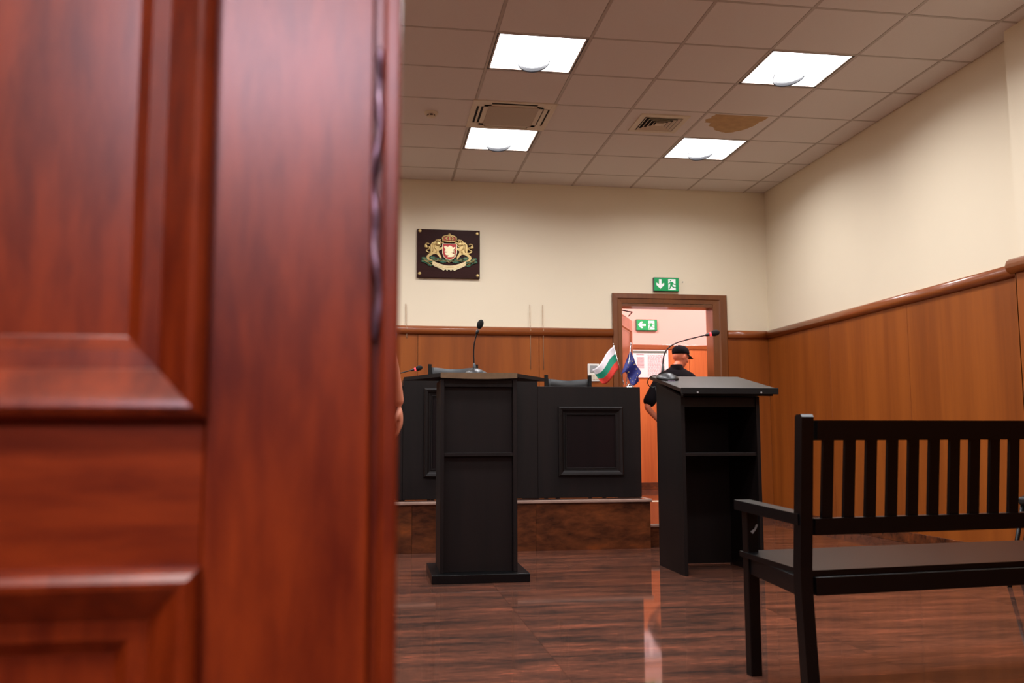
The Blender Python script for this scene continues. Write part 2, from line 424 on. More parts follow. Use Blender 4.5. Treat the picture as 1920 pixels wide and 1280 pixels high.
# ---- hall behind the camera
YH = -3.25
ha = thing('wall_hall', (0, YH, 0), 'cream walls with wood wainscot round the entrance hall behind the camera', 'wall', kind='structure')
WX0, WX1, WZ0, WZ1 = -1.25, .30, 2.5, 3.25
MB().box((XL-.2, YH-.2, -.1), (XW+.2, YH, WZ0)).box((XL-.2, YH-.2, WZ1), (XW+.2, YH, 3.4)).box((XL-.2, YH-.2, WZ0), (WX0, YH, WZ1)).box((WX1, YH-.2, WZ0), (XW+.2, YH, WZ1)).build('end_wall', 'plaster', ha)
MB().box((XL-.2, YH, -.1), (XL, YF, 3.4)).build('side_wall', 'plaster', ha)
MB().box((XW, YH, -.1), (XW+.2, YF, 3.4)).build('side_wall', 'plaster', ha)
for k in range(6):
    w_ = (XW-XL)/6; MB().box((XL+w_*k+.002, YH, 0), (XL+w_*(k+1)-.002, YH+.018, 1.9), .002).build('wainscot_panel', 'doorv', ha)
for k in range(4):
    w_ = (YF-YH-.03)/4
    for xx in (XL, XW-.018): MB().box((xx, YH+.02+w_*k+.002, 0), (xx+.018, YH+.02+w_*(k+1)-.002, 1.9), .002).build('wainscot_panel', 'doorv', ha)
wn = thing('added_window_1', ((WX0+WX1)/2, YH, WZ0), 'unseen glowing window added in the entrance hall end wall to highlight the door', 'window', kind='structure')  # added out of view; its reflection makes the pink highlight on the door
MB().box((WX0, YH-.12, WZ0), (WX1, YH-.11, WZ1)).build('pane', 'pane_glow', wn)
for a, b in (((WX0, YH-.10, WZ0), (WX1, YH-.04, WZ0+.05)), ((WX0, YH-.10, WZ1-.05), (WX1, YH-.04, WZ1)), ((WX0, YH-.10, WZ0), (WX0+.05, YH-.04, WZ1)), ((WX1-.05, YH-.10, WZ0), (WX1, YH-.04, WZ1)),
             (((WX0+WX1)/2-.025, YH-.10, WZ0), ((WX0+WX1)/2+.025, YH-.04, WZ1))): MB().box(a, b, .003).build('window_frame', 'white', wn)
hc = tag(MB().box((XL, YH, 3.3), (XW, YF, 3.4)).build('ceiling_hall', 'plaster'), 'plain ceiling of the entrance hall', 'ceiling', kind='structure')
# ---- podium
pdx, pdz = 2.035, .363
PY = 6.58
po = thing('podium', (0, PY, 0), 'granite-faced podium under the judges bench with pale worn edge', 'podium', kind='structure')
MB().box((XL+.02, PY+.015, 0), (pdx-.015, YW-.019, pdz-.025)).build('core', 'joint', po)
MB().box((2.0, PY+.085, 0), (2.86, YW-.019, .145)).build('core', 'joint', po)
x = .27-.9*5
while x < pdx-.01:
    x2 = min(x+.9, pdx)
    if x2 > XL: MB().box((max(x, XL+.02)+.001, PY, 0), (x2-.001, PY+.015, pdz-.022), .001).build('riser_tile', 'riser', po)
    x = x2
MB().box((pdx-.015, PY+.016, 0), (pdx, YW-.019, pdz-.022), .001).build('riser_tile', 'riser', po)
MB().box((pdx+.001, PY+.07, 0), (2.86, PY+.085, .148), .001).build('riser_tile', 'riser', po)
MB().box((2.861, PY+.07, 0), (2.875, YW-.019, .148), .001).build('riser_tile', 'riser', po)
MB().box((XL+.02, PY-.014, pdz-.022), (pdx+.012, PY+.02, pdz), .005, 2).build('nosing', 'stone_edge', po)
MB().box((pdx-.02, PY+.021, pdz-.022), (pdx+.012, YW-.02, pdz), .005, 2).build('nosing', 'stone_edge', po)
MB().box((pdx+.001, PY+.055, .148), (2.89, PY+.09, .17), .005, 2).build('nosing', 'stone_edge', po)
x = XL+.02
while x < pdx-.03:
    x2 = min(x+1.2, pdx-.021); MB().box((x+.001, PY+.021, pdz-.025), (x2-.001, YW-.02, pdz-.001), .001).build('tread_tile', 'floor', po); x = x2
y = PY+.091
while y < YW-.03:
    y2 = min(y+.6, YW-.0); MB().box((pdx+.001, y+.001, .146), (2.889, y2-.001, .1695), .001).build('tread_tile', 'floor', po); y = y2
# ---- corridor beyond the doorway
YC = 11.15
wc = thing('wall_corridor', (3, YC, 0), 'pink-lit corridor wall with orange wainscot beyond the doorway', 'wall', kind='structure')
MB().box((1.4, YC, .0), (6.6, YC+.15, ZC)).box((1.25, YW+.16, 0), (1.4, YC+.15, ZC)).box((6.6, YW+.16, 0), (6.75, YC+.15, ZC)).build('plaster_face', 'pink_plaster', wc)
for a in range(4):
    MB().box((1.4+1.3*a+.002, YC-.018, .25), (1.4+1.3*(a+1)-.002, YC, 1.94), .002).build('wainscot_panel', 'wainscot_lit', wc)
MB().box((1.4, YC-.03, 1.94), (6.6, YC, 2.0), .006, 2).build('rail', 'railx', wc)
MB().box((1.4, YC-.028, .17), (6.6, YC, .25), .002).build('skirting', 'riser', wc)
tag(MB().box((1.4, YW+.16, .0), (6.6, YC, .17)).build('floor_corridor', 'floor'), 'polished granite floor of the corridor', 'floor', kind='structure')
tag(MB().box((1.4, YW+.16, ZC), (6.6, YC, ZC+.1)).build('ceiling_corridor', 'pink_plaster'), 'plain ceiling of the corridor beyond the doorway', 'ceiling', kind='structure')
# open leaf of the doorway
d2 = thing('door_2', (DX0+.02, YW+.185, .17), 'brown door leaf standing open into the corridor', 'door', rz=math.radians(64), kind='structure')
def leafbox(n, a, b, mt='leaf', bev=.002, par=None): return MB().box(a, b, bev).build(n, mt, par or d2, world=False)
leafbox('leaf_panel', (0, 0, .005), (.90, .04, 1.975))
MB().tube([(.10, -.03, 1.99), (.32, -.10, 1.995), (.55, -.02, 1.985)], .007).build('closer_arm', 'black', d2, world=False)
for z0, z1 in ((.15, .85), (1.0, 1.86)):
    m = MB(); m.mitre(.12, .78, z0, z1, [(0, 0), (.004, .012), (.02, .014), (.035, .004), (.05, .002)], 0)
    m.build('moulding', 'leaf', d2, world=False)
MB().tube([(.85, -.05, 1.0), (.75, -.05, 1.0)], .008).tube([(.85, 0, 1.0), (.85, -.05, 1.0)], .008).build('door_handle', 'chrome', d2, world=False)

# ---------------------------------------------------------------- foreground door leaf (closed half of the double door)
d1 = thing('door_1', (-.4, .74, 0), 'red-brown mahogany door leaf with raised panels filling the left foreground', 'door', kind='structure')
DY = .72
LX0, LX1 = -.83, .018
DH = 2.055
SR = -.004      # right edge of stile
SL = -.129      # inner edge of stile (panel field outer edge)
# stiles and rails
MB().box((SL, DY, .01), (SR, DY+.042, DH), .002).build('stile', 'doorv', d1)
MB().box((LX0, DY, .01), (LX0+.125, DY+.042, DH), .002).build('stile', 'doorv', d1)
PX0, PX1 = LX0+.125, SL
zs = [(.25, .722), (.835, 1.92)]
MB().box((PX0, DY+.0005, .01), (PX1, DY+.042, zs[0][0]), .001).build('door_rail', 'doorh', d1)
MB().box((PX0, DY+.0005, zs[0][1]), (PX1, DY+.042, zs[1][0]), .001).build('door_rail', 'doorh', d1)
MB().box((PX0, DY+.0005, zs[1][1]), (PX1, DY+.042, DH), .001).build('door_rail', 'doorh', d1)
prof = [(-.001, -.004), (-.001, .012), (.002, .017), (.007, .020), (.012, .019), (.016, .016), (.036, .000), (.037, -.002), (.051, -.003), (.053, -.005), (.062, -.014), (.064, -.015)]
for z0, z1 in zs:
    m = MB(); m.mitre(PX0-.001, PX1+.001, z0, z1, prof, DY); o = m.build('moulding', 'doorv', d1)
    for p in o.data.polygons: p.use_smooth = False
    m = MB(); m.box((PX0+.05, DY+.0145, z0+.05), (PX1-.05, DY+.03, z1-.05))
    o = m.build('panel', 'doorv', d1)
# rebated meeting edge: groove, then lapping strip
MB().box((SR, DY+.012, .01), (.004, DY+.042, DH)).build('rebate', 'doorv', d1)
MB().box((.0035, DY-.001, .01), (LX1, DY+.042, DH), .003, 2).build('lapping_strip', 'doorv', d1)
# long warped metal seal in the groove
pts = []; n = 40
for i in range(n+1):
    t = i/n; z = 1.140-.245*t
    pts.append((-.001+.0022*math.sin(t*9)+.0012*math.sin(t*23+1), DY+.004+.003*math.sin(t*14), z))
m = MB(); m.tube(pts, [.0015 if i in (0, n) else .0048+.0014*math.sin(i*.9) for i in range(n+1)], 8, (1, .6))
m.build('metal_seal', 'bronze', d1)['label'] = 'crooked metal strip in the edge groove of the door'

# ---------------------------------------------------------------- lectern in the middle
def bolts(m, pts): 
    for p in pts: m.tube([p, (p[0], p[1]-.003, p[2])], .006, 8)
lc = thing('lectern', (.603, 5.45, 0), 'dark wooden lectern on a wide base plate with pale worn top edge, in the middle', 'lectern')
MB().box((.326, 5.19, 0), (.888, 5.72, .05), .004, 2).build('base_plate', 'black_lacquer', lc)
MB().box((.376, 5.25, .05), (.398, 5.62, 1.158), .0015).build('side_panel', 'wenge', lc)
MB().box((.800, 5.25, .05), (.824, 5.62, 1.158), .0015).build('side_panel', 'wenge', lc)
MB().box((.398, 5.29, .05), (.800, 5.308, 1.158), .001).build('back_panel', 'wenge', lc)
MB().box((.398, 5.252, .712), (.800, 5.29, .732), .0015).build('shelf', 'wenge', lc)
MB().box((.398, 5.262, 1.115), (.800, 5.29, 1.158), .0015).build('top_rail', 'wenge', lc)
MB().box((.398, 5.31, .712), (.800, 5.62, .732), .0015).build('shelf', 'wenge', lc)
t = [(.374, 5.235, 1.160), (.822, 5.235, 1.160), (1.068, 5.66, 1.172), (.176, 5.66, 1.172)]
fr = [(.374+.448*k/10, 5.235-.006*math.sin(PI*k/10), 1.166-.007*math.sin(PI*k/10)) for k in range(11)]
MB().prism([(.374, 5.236, 1.172), (.822, 5.236, 1.172), (1.068, 5.66, 1.174), (.176, 5.66, 1.174)], (0, 0, .022)).build('top_board', 'black_edge', lc)
MB().prism([(x, 5.222, z) for x, y, z in fr]+[(.822, 5.222, 1.196), (.374, 5.222, 1.196)], (0, .0135, 0)).build('edge_strip', 'worn', lc)['label'] = 'pale worn front edge'
# ---------------------------------------------------------------- lectern on the right
l2 = thing('lectern', (2.08, 5.5, 0), 'dark wooden lectern with sloping top right of the judges bench, behind the slatted bench', 'lectern')
XA, XB, YA, YB = 1.824, 2.322, 5.24, 5.72
def side(x0, x1):
    MB().prism([(x0, YA, 0), (x0, YB, 0), (x0, YB, 1.172), (x0, YA, 1.062)], (x1-x0, 0, 0)).build('side_panel', 'wenge', l2)
side(XA, XA+.022); side(XB-.022, XB)
MB().box((XA+.022, YB-.03, .009), (XB-.022, YB-.012, 1.16), .001).build('back_panel', 'wenge', l2)
MB().box((XA+.022, YA+.01, .705), (XB-.022, YB-.03, .725), .0015).build('shelf', 'wenge', l2)
MB().box((XA+.022, YA+.01, 1.0), (XB-.022, YA+.028, 1.06), .0015).build('top_rail', 'wenge', l2)
MB().prism([(1.800, 5.17, 1.086), (2.412, 5.17, 1.086), (2.405, 5.76, 1.198), (1.796, 5.76, 1.198)], (0, 0, .022)).build('top_board', 'wengetop', l2)
MB().box((1.822, 5.19, 1.066), (2.390, 5.23, 1.090), .001).build('front_batten', 'black_edge', l2)
m = MB().box((1.800, 5.158, 1.074), (2.412, 5.171, 1.112), .002).build('stop_rail', 'black_edge', l2)
for xx in (1.90, 2.30):
    m = MB(); bolts(m, [(xx, 5.158, 1.084)]); m.build('screw', 'grey', l2)

# ---------------------------------------------------------------- judges bench
jb = thing('judges_bench', (.9, 6.95, pdz), 'long dark panelled judges bench on the granite podium, centre section raised', 'judges bench')
JY = 6.77
def section(x0, x1, zt, panels):
    MB().box((x0, JY, pdz+.002), (x1, JY+.022, zt-.0), .0015).build('front_panel', 'wenge', jb)
    MB().box((x0, JY+.022, pdz+.002), (x0+.02, JY+.62, zt-.027), .001).build('side_panel', 'wenge', jb)
    MB().box((x1-.02, JY+.022, pdz+.002), (x1, JY+.62, zt-.027), .001).build('side_panel', 'wenge', jb)
    MB().box((x0+.001, JY+.023, zt-.026), (x1-.001, JY+.62, zt-.002), .002).build('desk_top', 'wengetop', jb)
    for a, b, c, d in panels:
        m = MB(); m.mitre(a, b, c, d, [(0, -.001), (.002, .018), (.012, .026), (.028, .022), (.040, .010), (.052, .008), (.055, .014), (.062, .014), (.066, .003)], JY)
        m.build('moulding', 'wenge', jb)
        MB().box((a+.06, JY-.004, c+.06), (b-.06, JY+.001, d-.06)).build('inset_panel', 'inset', jb)
section(1.222, 2.028, 1.206, [(1.378, 1.886, .527, 1.054)])
section(.206, 1.221, 1.262, [(.359, 1.06, .527, 1.19)])
section(-.62, .205, 1.206, [(-.46, .05, .527, 1.054)])
section(-1.45, -.621, 1.206, [(-1.29, -.78, .527, 1.054)])

# ---------------------------------------------------------------- judges chairs
def chair(name, x0, x1, y, zpost, zmid, label):
    t = thing(name, ((x0+x1)/2, y, pdz), label, 'chair', 'black chairs behind the judges bench')
    w = .03
    for a in (x0, x1-w):
        MB().prism([(a, y+.06, pdz), (a, y+.10, pdz), (a, y+.04, pdz+.5), (a, y+.05, zpost), (a, y+.02, zpost), (a, y-.0, pdz+.5)], (w, 0, 0)).build('back_post', 'black_lacquer', t)
        b = a; MB().box((b, y-.45, pdz), (b+w, y-.41, pdz+.62), .003).build('front_leg', 'black_lacquer', t)
        MB().box((b-.005, y-.47, pdz+.62), (b+w+.005, y+.03, pdz+.65), .008, 2).build('armrest', 'black_lacquer', t)
    def back(u, v):
        return Vector((x0+w+(x1-x0-2*w)*u, y+.035+.03*math.sin(PI*u), pdz+.55+(zmid-pdz-.55+.006*math.cos(2*PI*u))*v))
    m = MB(); m.grid(back, 16, 8); solid(m.build('backrest', 'leather', t), .035)
    MB().box((x0+.01, y-.45, pdz+.40), (x1-.01, y+.02, pdz+.48), .02, 3).build('seat', 'leather', t)
    return t
chair('office_chair', .444, .874, 7.7, 1.446, 1.412, 'black leather chair behind the raised centre of the judges bench')
chair('office_chair', 1.457, 1.875, 7.7, 1.362, 1.320, 'lower black chair behind the right end of the judges bench, left of the flags')

# ---------------------------------------------------------------- microphones
def bez(p0, p1, p2, p3, n=16):
    P = [Vector(p) for p in (p0, p1, p2, p3)]
    return [P[0]*(1-t)**3+P[1]*3*t*(1-t)**2+P[2]*3*t*t*(1-t)+P[3]*t**3 for t in [i/n for i in range(n+1)]]
def microphone(loc, neck, label, tilt=0, led=False, yaw=0, sz=1.0, basez=True):
    t = thing('microphone', loc, label, 'microphone', 'gooseneck table microphones')
    X = Matrix.Translation(loc) @ Matrix.Rotation(yaw, 4, 'Z') @ Matrix.Rotation(tilt, 4, 'X') @ Matrix.Diagonal((1, 1.25, 1, 1))
    MB().lathe([(.068*sz, 0), (.071*sz, .006), (.069*sz, .014), (.055*sz, .024), (.036*sz, .034), (.020*sz, .040), (0, .041)], xf=X).build('base', 'black', t)
    MB().box((-.024, -.066*sz, .018), (.024, -.038*sz, .024), .002, xf=X @ Matrix.Rotation(.35, 4, 'X')).build('button', 'grey' if not led else 'bronze', t)
    pts = neck; n = len(pts)
    MB().tube([pts[0], pts[0].lerp(pts[1], .5)*1.0, pts[2]], [.013, .012, .006]).build('collar', 'black', t)
    MB().tube(pts, .0042, 8).build('gooseneck', 'black', t)
    d = (pts[-1]-pts[-2]).normalized(); e = pts[-1]
    q = d.to_track_quat('Z', 'Y').to_matrix().to_4x4(); q.translation = e
    MB().lathe([(.006, -.03), (.009, -.02), (.010, 0)], xf=q).build('head_sleeve', 'black', t)
    if led:
        q2 = q.copy(); q2.translation = e
        MB().lathe([(.0115, 0), (.0125, .003), (.0125, .011), (.0115, .014)], xf=q2).build('light_ring', 'ledred', t)['label'] = 'glowing red ring'
    q3 = q.copy(); q3.translation = e+d*.036
    MB().ellip((0, 0, 0), (.020, .020, .031), xf=q3).build('foam_head', 'foam', t)
    return t
zt = 1.199
microphone((.603, 5.45, 1.196), bez((.598, 5.47, 1.226), (.585, 5.47, 1.36), (.590, 5.46, 1.40), (.617, 5.45, 1.475)), 'upright black gooseneck microphone on the middle lectern')
tl = math.atan2(.112, .59)
microphone((1.862, 5.60, 1.190), bez((1.846, 5.64, 1.225), (1.84, 5.64, 1.42), (1.87, 5.62, 1.42), (2.135, 5.55, 1.480)), 'black gooseneck microphone with red ring bent over the right lectern', tilt=tl, led=True, yaw=0)
microphone((-.12, 7.10, 1.2045), bez((-.12, 7.12, 1.23), (-.10, 7.12, 1.30), (-.02, 7.1, 1.26), (.300, 7.08, 1.352)), 'black gooseneck microphone with red ring, on the left of the judges bench behind the door', led=True)
cb = MB(); pts = bez((1.826, 5.66, 1.212), (1.76, 5.74, 1.25), (1.765, 5.80, 1.13), (1.84, 5.79, 1.15), 20)
cb.tube(pts, .0035, 6).tube(bez((1.84, 5.79, 1.15), (1.90, 5.79, .9), (1.95, 5.79, .5), (1.95, 5.80, .004), 12), .003, 6)
tag(cb.build('microphone_cable', 'black'), 'black cable looping off the left corner of the right lectern', 'cable')

# ---------------------------------------------------------------- table flags
def flagstand(): pass
zb = 1.204
ft = thing('table_flags', (1.972, 6.86, zb), 'small white, green and red flag and blue starred flag on one chrome stand', 'flag')
MB().lathe([(.032, .0), (.034, .003), (.032, .009), (.020, .020), (.010, .026), (.006, .036), (0, .037)], (1.972, 6.86, zb)).build('stand', 'chrome', ft)
yb = 6.86
def K(x, z, y=yb):   # flag points measured at depth 7.0 moved to the stand's depth
    s = y/7.0; return Vector((x*s, y, CAM_Z+(z-CAM_Z)*s))
a0, a1 = K(1.966, 1.235), K(1.883, 1.56)
MB().tube([a0, a1], .003, 8).ellip(a1+Vector((0, 0, .004)), (.006, .006, .006)).build('pole', 'chrome', ft)
b0, b1 = K(1.984, 1.235), K(2.029, 1.565)
MB().tube([b0, b1], .0035, 8).ellip(b1+Vector((0, 0, .004)), (.006, .006, .006)).build('pole', 'chrome', ft)
H0, H1 = K(1.886, 1.545), K(1.928, 1.365); F0, F1 = K(1.708, 1.355), K(1.782, 1.250)
def bg(u, v):
    t = H0.lerp(H1, v); f = F0.lerp(F1, v)
    p = t.lerp(f, u); p.z -= .028*math.sin(PI*u)*(.3+.7*v) - .014*math.sin(2*PI*u); p.y += .014*math.sin(u*7+v*2)-.003; return p
m = MB(); m.mats = [MT['flag_w'], MT['flag_g'], MT['flag_r']]
m.grid(bg, 24, 12, matfn=lambda u, v: min(2, int(v*3+.001)))
solid(m.build('flag_cloth', None, ft), .001)['label'] = 'white, green and red striped flag'
T0, T1 = K(2.024, 1.515), K(1.998, 1.36)
def eu(u, v):
    # cloth hanging in folds from the pole, fly falling to lower right
    top = K(2.024, 1.515).lerp(K(2.105, 1.33), u); 
    bot = K(1.945, 1.315).lerp(K(2.085, 1.245), u)
    bot.z += .035*math.sin(u*PI*2.2); 
    p = top.lerp(bot, v); p.x += .010*math.sin(v*5+u*9)*u; p.y += .020*math.sin(u*11+v*3)*(.3+.7*v)+.004; return p
m = MB(); m.use(MT['flag_b']); m.grid(eu, 26, 16)
e = solid(m.build('flag_cloth', None, ft), .001); e['label'] = 'hanging blue flag with a ring of yellow stars'
sm = MB().use(MT['star'])
for k in range(12):
    u = .5+.30*math.cos(2*PI*k/12); v = .5+.36*math.sin(2*PI*k/12)
    c = eu(u, v)+Vector((0, -.0025, 0))
    sm.prism([(c.x+(.0055 if q % 2 == 0 else .0022)*math.sin(PI*q/5), c.y, c.z+(.0055 if q % 2 == 0 else .0022)*math.cos(PI*q/5)) for q in range(10)], (0, .001, 0))
sm.build('stars', None, e)['kind'] = 'stuff'

# ---------------------------------------------------------------- coat of arms plaque
cp = thing('coat_of_arms', (.71, YW-.02, 2.65), 'dark plaque with gilded coat of arms, crown, lions and red shield', 'plaque')
def U(u, v, d=0): return Vector((.394+(u-225)/1135*.632, YW-.03-d, 2.902-(v-190)/930*.496))
MB().box((.394, YW-.03, 2.410), (1.026, YW-.004, 2.902), .004, 2).build('board', 'plaque', cp)
for u, v in ((275, 228), (1313, 250), (273, 1038), (1320, 1055)):
    c = U(u, v); MB().tube([c, c+Vector((0, -.004, 0)), c+Vector((0, -.006, 0))], [.017, .016, .008], 14).build('screw', 'gold', cp)
def poly(m, pts, d0, d1): m.prism([U(u, v, d0) for u, v in pts], (0, -(d1-d0), 0)); return m
def ell(u, v, a, b, n=18, rot=0):
    return [(u+a*math.cos(2*PI*k/n)*math.cos(rot)-b*math.sin(2*PI*k/n)*math.sin(rot), v+a*math.cos(2*PI*k/n)*math.sin(rot)+b*math.sin(2*PI*k/n)*math.cos(rot)) for k in range(n)]
def wire(m, pts, r, d=.008): m.tube([U(u, v, d) for u, v in pts], r*.632/1135, 6); return m
def curve(pts, n=6):
    out = []
    P = [pts[0]]+list(pts)+[pts[-1]]
    for i in range(1, len(P)-2):
        for k in range(n):
            t = k/n; q = []
            for c in (0, 1):
                p0, p1, p2, p3 = P[i-1][c], P[i][c], P[i+1][c], P[i+2][c]
                q.append(.5*(2*p1+(p2-p0)*t+(2*p0-5*p1+4*p2-p3)*t*t+(3*p1-p0-3*p2+p3)*t**3))
            out.append(tuple(q))
    out.append(pts[-1]); return out
def mirror(pts, s): return pts if s > 0 else [(1600-u, v) for u, v in pts]
# lions holding the shield
for s in (1, -1):
    m = MB()
    body = [(470, 480), (500, 440), (560, 425), (600, 440), (640, 460), (655, 490), (630, 520), (600, 530), (640, 540), (690, 520), (700, 545), (650, 580), (610, 600),
            (620, 640), (650, 690), (665, 735), (640, 745), (610, 700), (570, 660), (520, 665), (480, 690), (440, 720), (450, 760), (500, 775), (490, 790), (420, 780), (395, 740), (400, 700), (440, 660), (470, 620), (465, 560)]
    poly(m, mirror(body, s), 0, .010)
    wire(m, mirror(curve([(470, 640), (420, 630), (390, 600), (440, 570), (445, 530), (400, 540), (375, 520), (380, 480), (415, 462), (440, 480)]), s), 13)
    wire(m, mirror(curve([(600, 445), (545, 480), (540, 540), (580, 590), (560, 640)]), s), 12, .012)
    wire(m, mirror(curve([(655, 470), (615, 400), (575, 400), (545, 430)]), s), 16, .006)
    wire(m, mirror(curve([(520, 460), (500, 500), (510, 560), (500, 620)]), s), 12, .012)
    c = U(*mirror([(600, 470)], s)[0], .010); m.ellip(c, (.028, .008, .022))
    c = U(*mirror([(385, 520)], s)[0], .006); m.ellip(c, (.016, .006, .018))
    m.build('lion', 'gold', cp)
# shield
shp = [(690, 470), (690, 640), (705, 700), (745, 740), (808, 765), (870, 740), (910, 700), (930, 640), (930, 470)]
poly(MB(), [(u+(u-808)*.10, v+(v-610)*.06) for u, v in shp], .002, .013).build('shield_rim', 'palegold', cp)
sh = MB(); poly(sh, shp, .012, .016); sh = sh.build('shield', 'red', cp)
m = MB(); poly(m, [(705, 520), (740, 510), (780, 530), (800, 500), (840, 510), (870, 540), (905, 520), (910, 550), (870, 580), (880, 600), (900, 610), (870, 640), (830, 630), (880, 660), (900, 700), (840, 720), (760, 720), (800, 690), (740, 680), (720, 640), (770, 630), (710, 610), (740, 590), (720, 560)], .015, .022)
wire(m, curve([(860, 690), (905, 660), (880, 610), (915, 570)]), 9, .020)
m.build('shield_lion', 'palegold', cp)
# crown
m = MB(); poly(m, curve([(680, 395), (690, 340), (740, 308), (808, 300), (870, 308), (925, 345), (925, 395), (808, 410)])[:-3], .0, .010); m.build('crown_lining', 'red', cp)
m = MB()
for q in ([(690, 400), (680, 350), (720, 318), (808, 300)], [(920, 400), (930, 350), (885, 318), (808, 300)], [(760, 400), (750, 350), (808, 300)], [(855, 400), (865, 350), (808, 300)], [(808, 400), (808, 300)]): wire(m, curve(q), 14, .012)
wire(m, [(675, 405), (740, 418), (808, 422), (875, 418), (935, 405)], 17, .012)
wire(m, [(695, 360), (740, 372), (808, 376), (875, 372), (920, 360)], 9, .012)
wire(m, [(808, 300), (808, 262)], 10, .010); wire(m, [(785, 280), (831, 280)], 10, .010)
m.ellip(U(808, 292, .010), (.013, .010, .013)); m.build('crown', 'gold', cp)
# mantling between crown and shield
m = MB()
for s in (1, -1):
    wire(m, mirror(curve([(650, 400), (620, 385), (595, 420), (620, 450), (670, 440), (700, 460)]), s), 13, .008)
m.build('scrollwork', 'gold', cp)['kind'] = 'stuff'
# oak branches
def leafp(m, u, v, a, b, rot, d0=.004, d1=.011): poly(m, [(u+x*math.cos(rot)-y*math.sin(rot), v+x*math.sin(rot)+y*math.cos(rot)) for x, y in [(a, 0), (a*.6, b*.8), (a*.3, b*.6), (0, b), (-a*.4, b*.6), (-a*.7, b*.6), (-a, 0), (-a*.7, -b*.6), (-a*.4, -b*.6), (0, -b), (a*.3, -b*.6), (a*.6, -b*.8)]], d0, d1)
lv = [(360, 760, 50, 24, .4), (350, 800, 46, 22, -.1), (410, 820, 55, 26, .3), (450, 855, 52, 26, .5), (520, 745, 60, 26, .3), (600, 770, 58, 24, .4), (480, 835, 46, 22, -.5),
      (690, 790, 62, 30, .0), (640, 775, 40, 20, -.5), (760, 775, 45, 22, .3)]
for u, v, a, b, r in lv:
    for s in (1, -1):
        m = MB(); uu, rr = (u, r) if s > 0 else (1610-u, PI-r)
        leafp(m, uu, v, a*1.15, b*1.5, rr); m.build('oak_leaf', 'greenleaf', cp)
m = MB()
for s in (1, -1):
    wire(m, mirror(curve([(340, 770), (430, 800), (520, 790), (640, 790), (760, 800), (800, 820)]), s), 4, .012)
    for u, v, a, b, r in lv: wire(m, mirror([(u-a*.8*math.cos(r), v-a*.8*math.sin(r)), (u+a*.8*math.cos(r), v+a*.8*math.sin(r))], s), 4, .0125)
m.build('branch_stem', 'gold', cp)
# ribbon
def band(off0, off1, d0, d1, m, k=20):
    top = []; bot = []
    for i in range(k+1):
        t = i/k; u = 500+600*t; v = 795+85*math.sin(PI*t)
        top.append((u, v+off0)); bot.append((u, v+off1))
    poly(m, top+bot[::-1], d0, d1)
m = MB(); band(0, 78, .006, .014, m); m.build('ribbon', 'palegold', cp)
m = MB(); band(10, 18, .014, .0165, m); band(34, 44, .014, .0165, m); band(60, 67, .014, .0165, m); m.build('ribbon_text', 'gold', cp)
m = MB()
for s in (1, -1): poly(m, mirror([(520, 860), (560, 890), (640, 920), (740, 925), (790, 925), (770, 985), (740, 950), (700, 975), (660, 950), (590, 920), (540, 900)], s), .004, .010)
m.build('ribbon_tail', 'palegold', cp)

# ---------------------------------------------------------------- emergency exit signs
def exit_sign(x0, x1, z0, z1, y, down, label):
    t = thing('exit_sign', ((x0+x1)/2, y, (z0+z1)/2), label, 'exit sign', 'green emergency exit signs')
    MB().box((x0, y-.035, z0), (x1, y, z1), .004).build('casing', 'signbox', t)
    MB().box((x0+.005, y-.038, z0+.005), (x1-.005, y-.034, z1-.005), .001).build('green_face', 'signgreen', t)
    w = x1-x0; h = z1-z0; yy = y-.0382; cz = (z0+z1)/2
    def P(m, pts, d=.0012, o=0): m.prism([(x0+u*w, yy-o, z0+v*h) for u, v in pts], (0, -d, 0))
    cx = .255; r = h/w
    ar = [(-.05, .36), (.05, .36), (.05, .0), (.15, .12), (.15, -.06), (0, -.32), (-.15, -.06), (-.15, .12), (-.05, .0)]
    if not down: ar = [(b*r, -a/r) for a, b in ar]
    m = MB(); P(m, [(cx+a, .5+b) for a, b in ar]); m.build('arrow', 'signwhite', t)
    m = MB(); P(m, [(.57, .1), (.86, .1), (.86, .88), (.57, .88)]); m.build('doorway_pictogram', 'signwhite', t)
    m = MB().use(MT['signgreen'])
    o = .0012
    P(m, [(.66+.028*math.cos(k*PI/4), .77+.055*math.sin(k*PI/4)) for k in range(8)], .0008, o)
    P(m, [(.64, .66), (.74, .69), (.80, .55), (.86, .53), (.86, .48), (.79, .49), (.75, .55), (.74, .42), (.80, .33), (.90, .33), (.90, .27), (.77, .27), (.69, .37), (.66, .22), (.60, .14), (.575, .18), (.62, .27), (.64, .46), (.65, .58), (.60, .52), (.57, .5), (.57, .56)], .0008, o)
    m.build('running_figure', None, t)
    return t
exit_sign(2.838, 3.110, 2.322, 2.468, YW, True, 'green exit sign with down arrow above the doorway')
exit_sign(3.295, 3.575, 2.178, 2.325, YC, False, 'green exit sign with left arrow on the corridor wall')
# hook on the corridor sign wall and small screw hole by the first sign
tag(MB().tube([(3.162, YW+.002, 2.43), (3.162, YW-.006, 2.43)], .006, 8).build('screw_plug', 'grey'), 'tiny wall plug in the plaster right of the upper exit sign', 'plug')

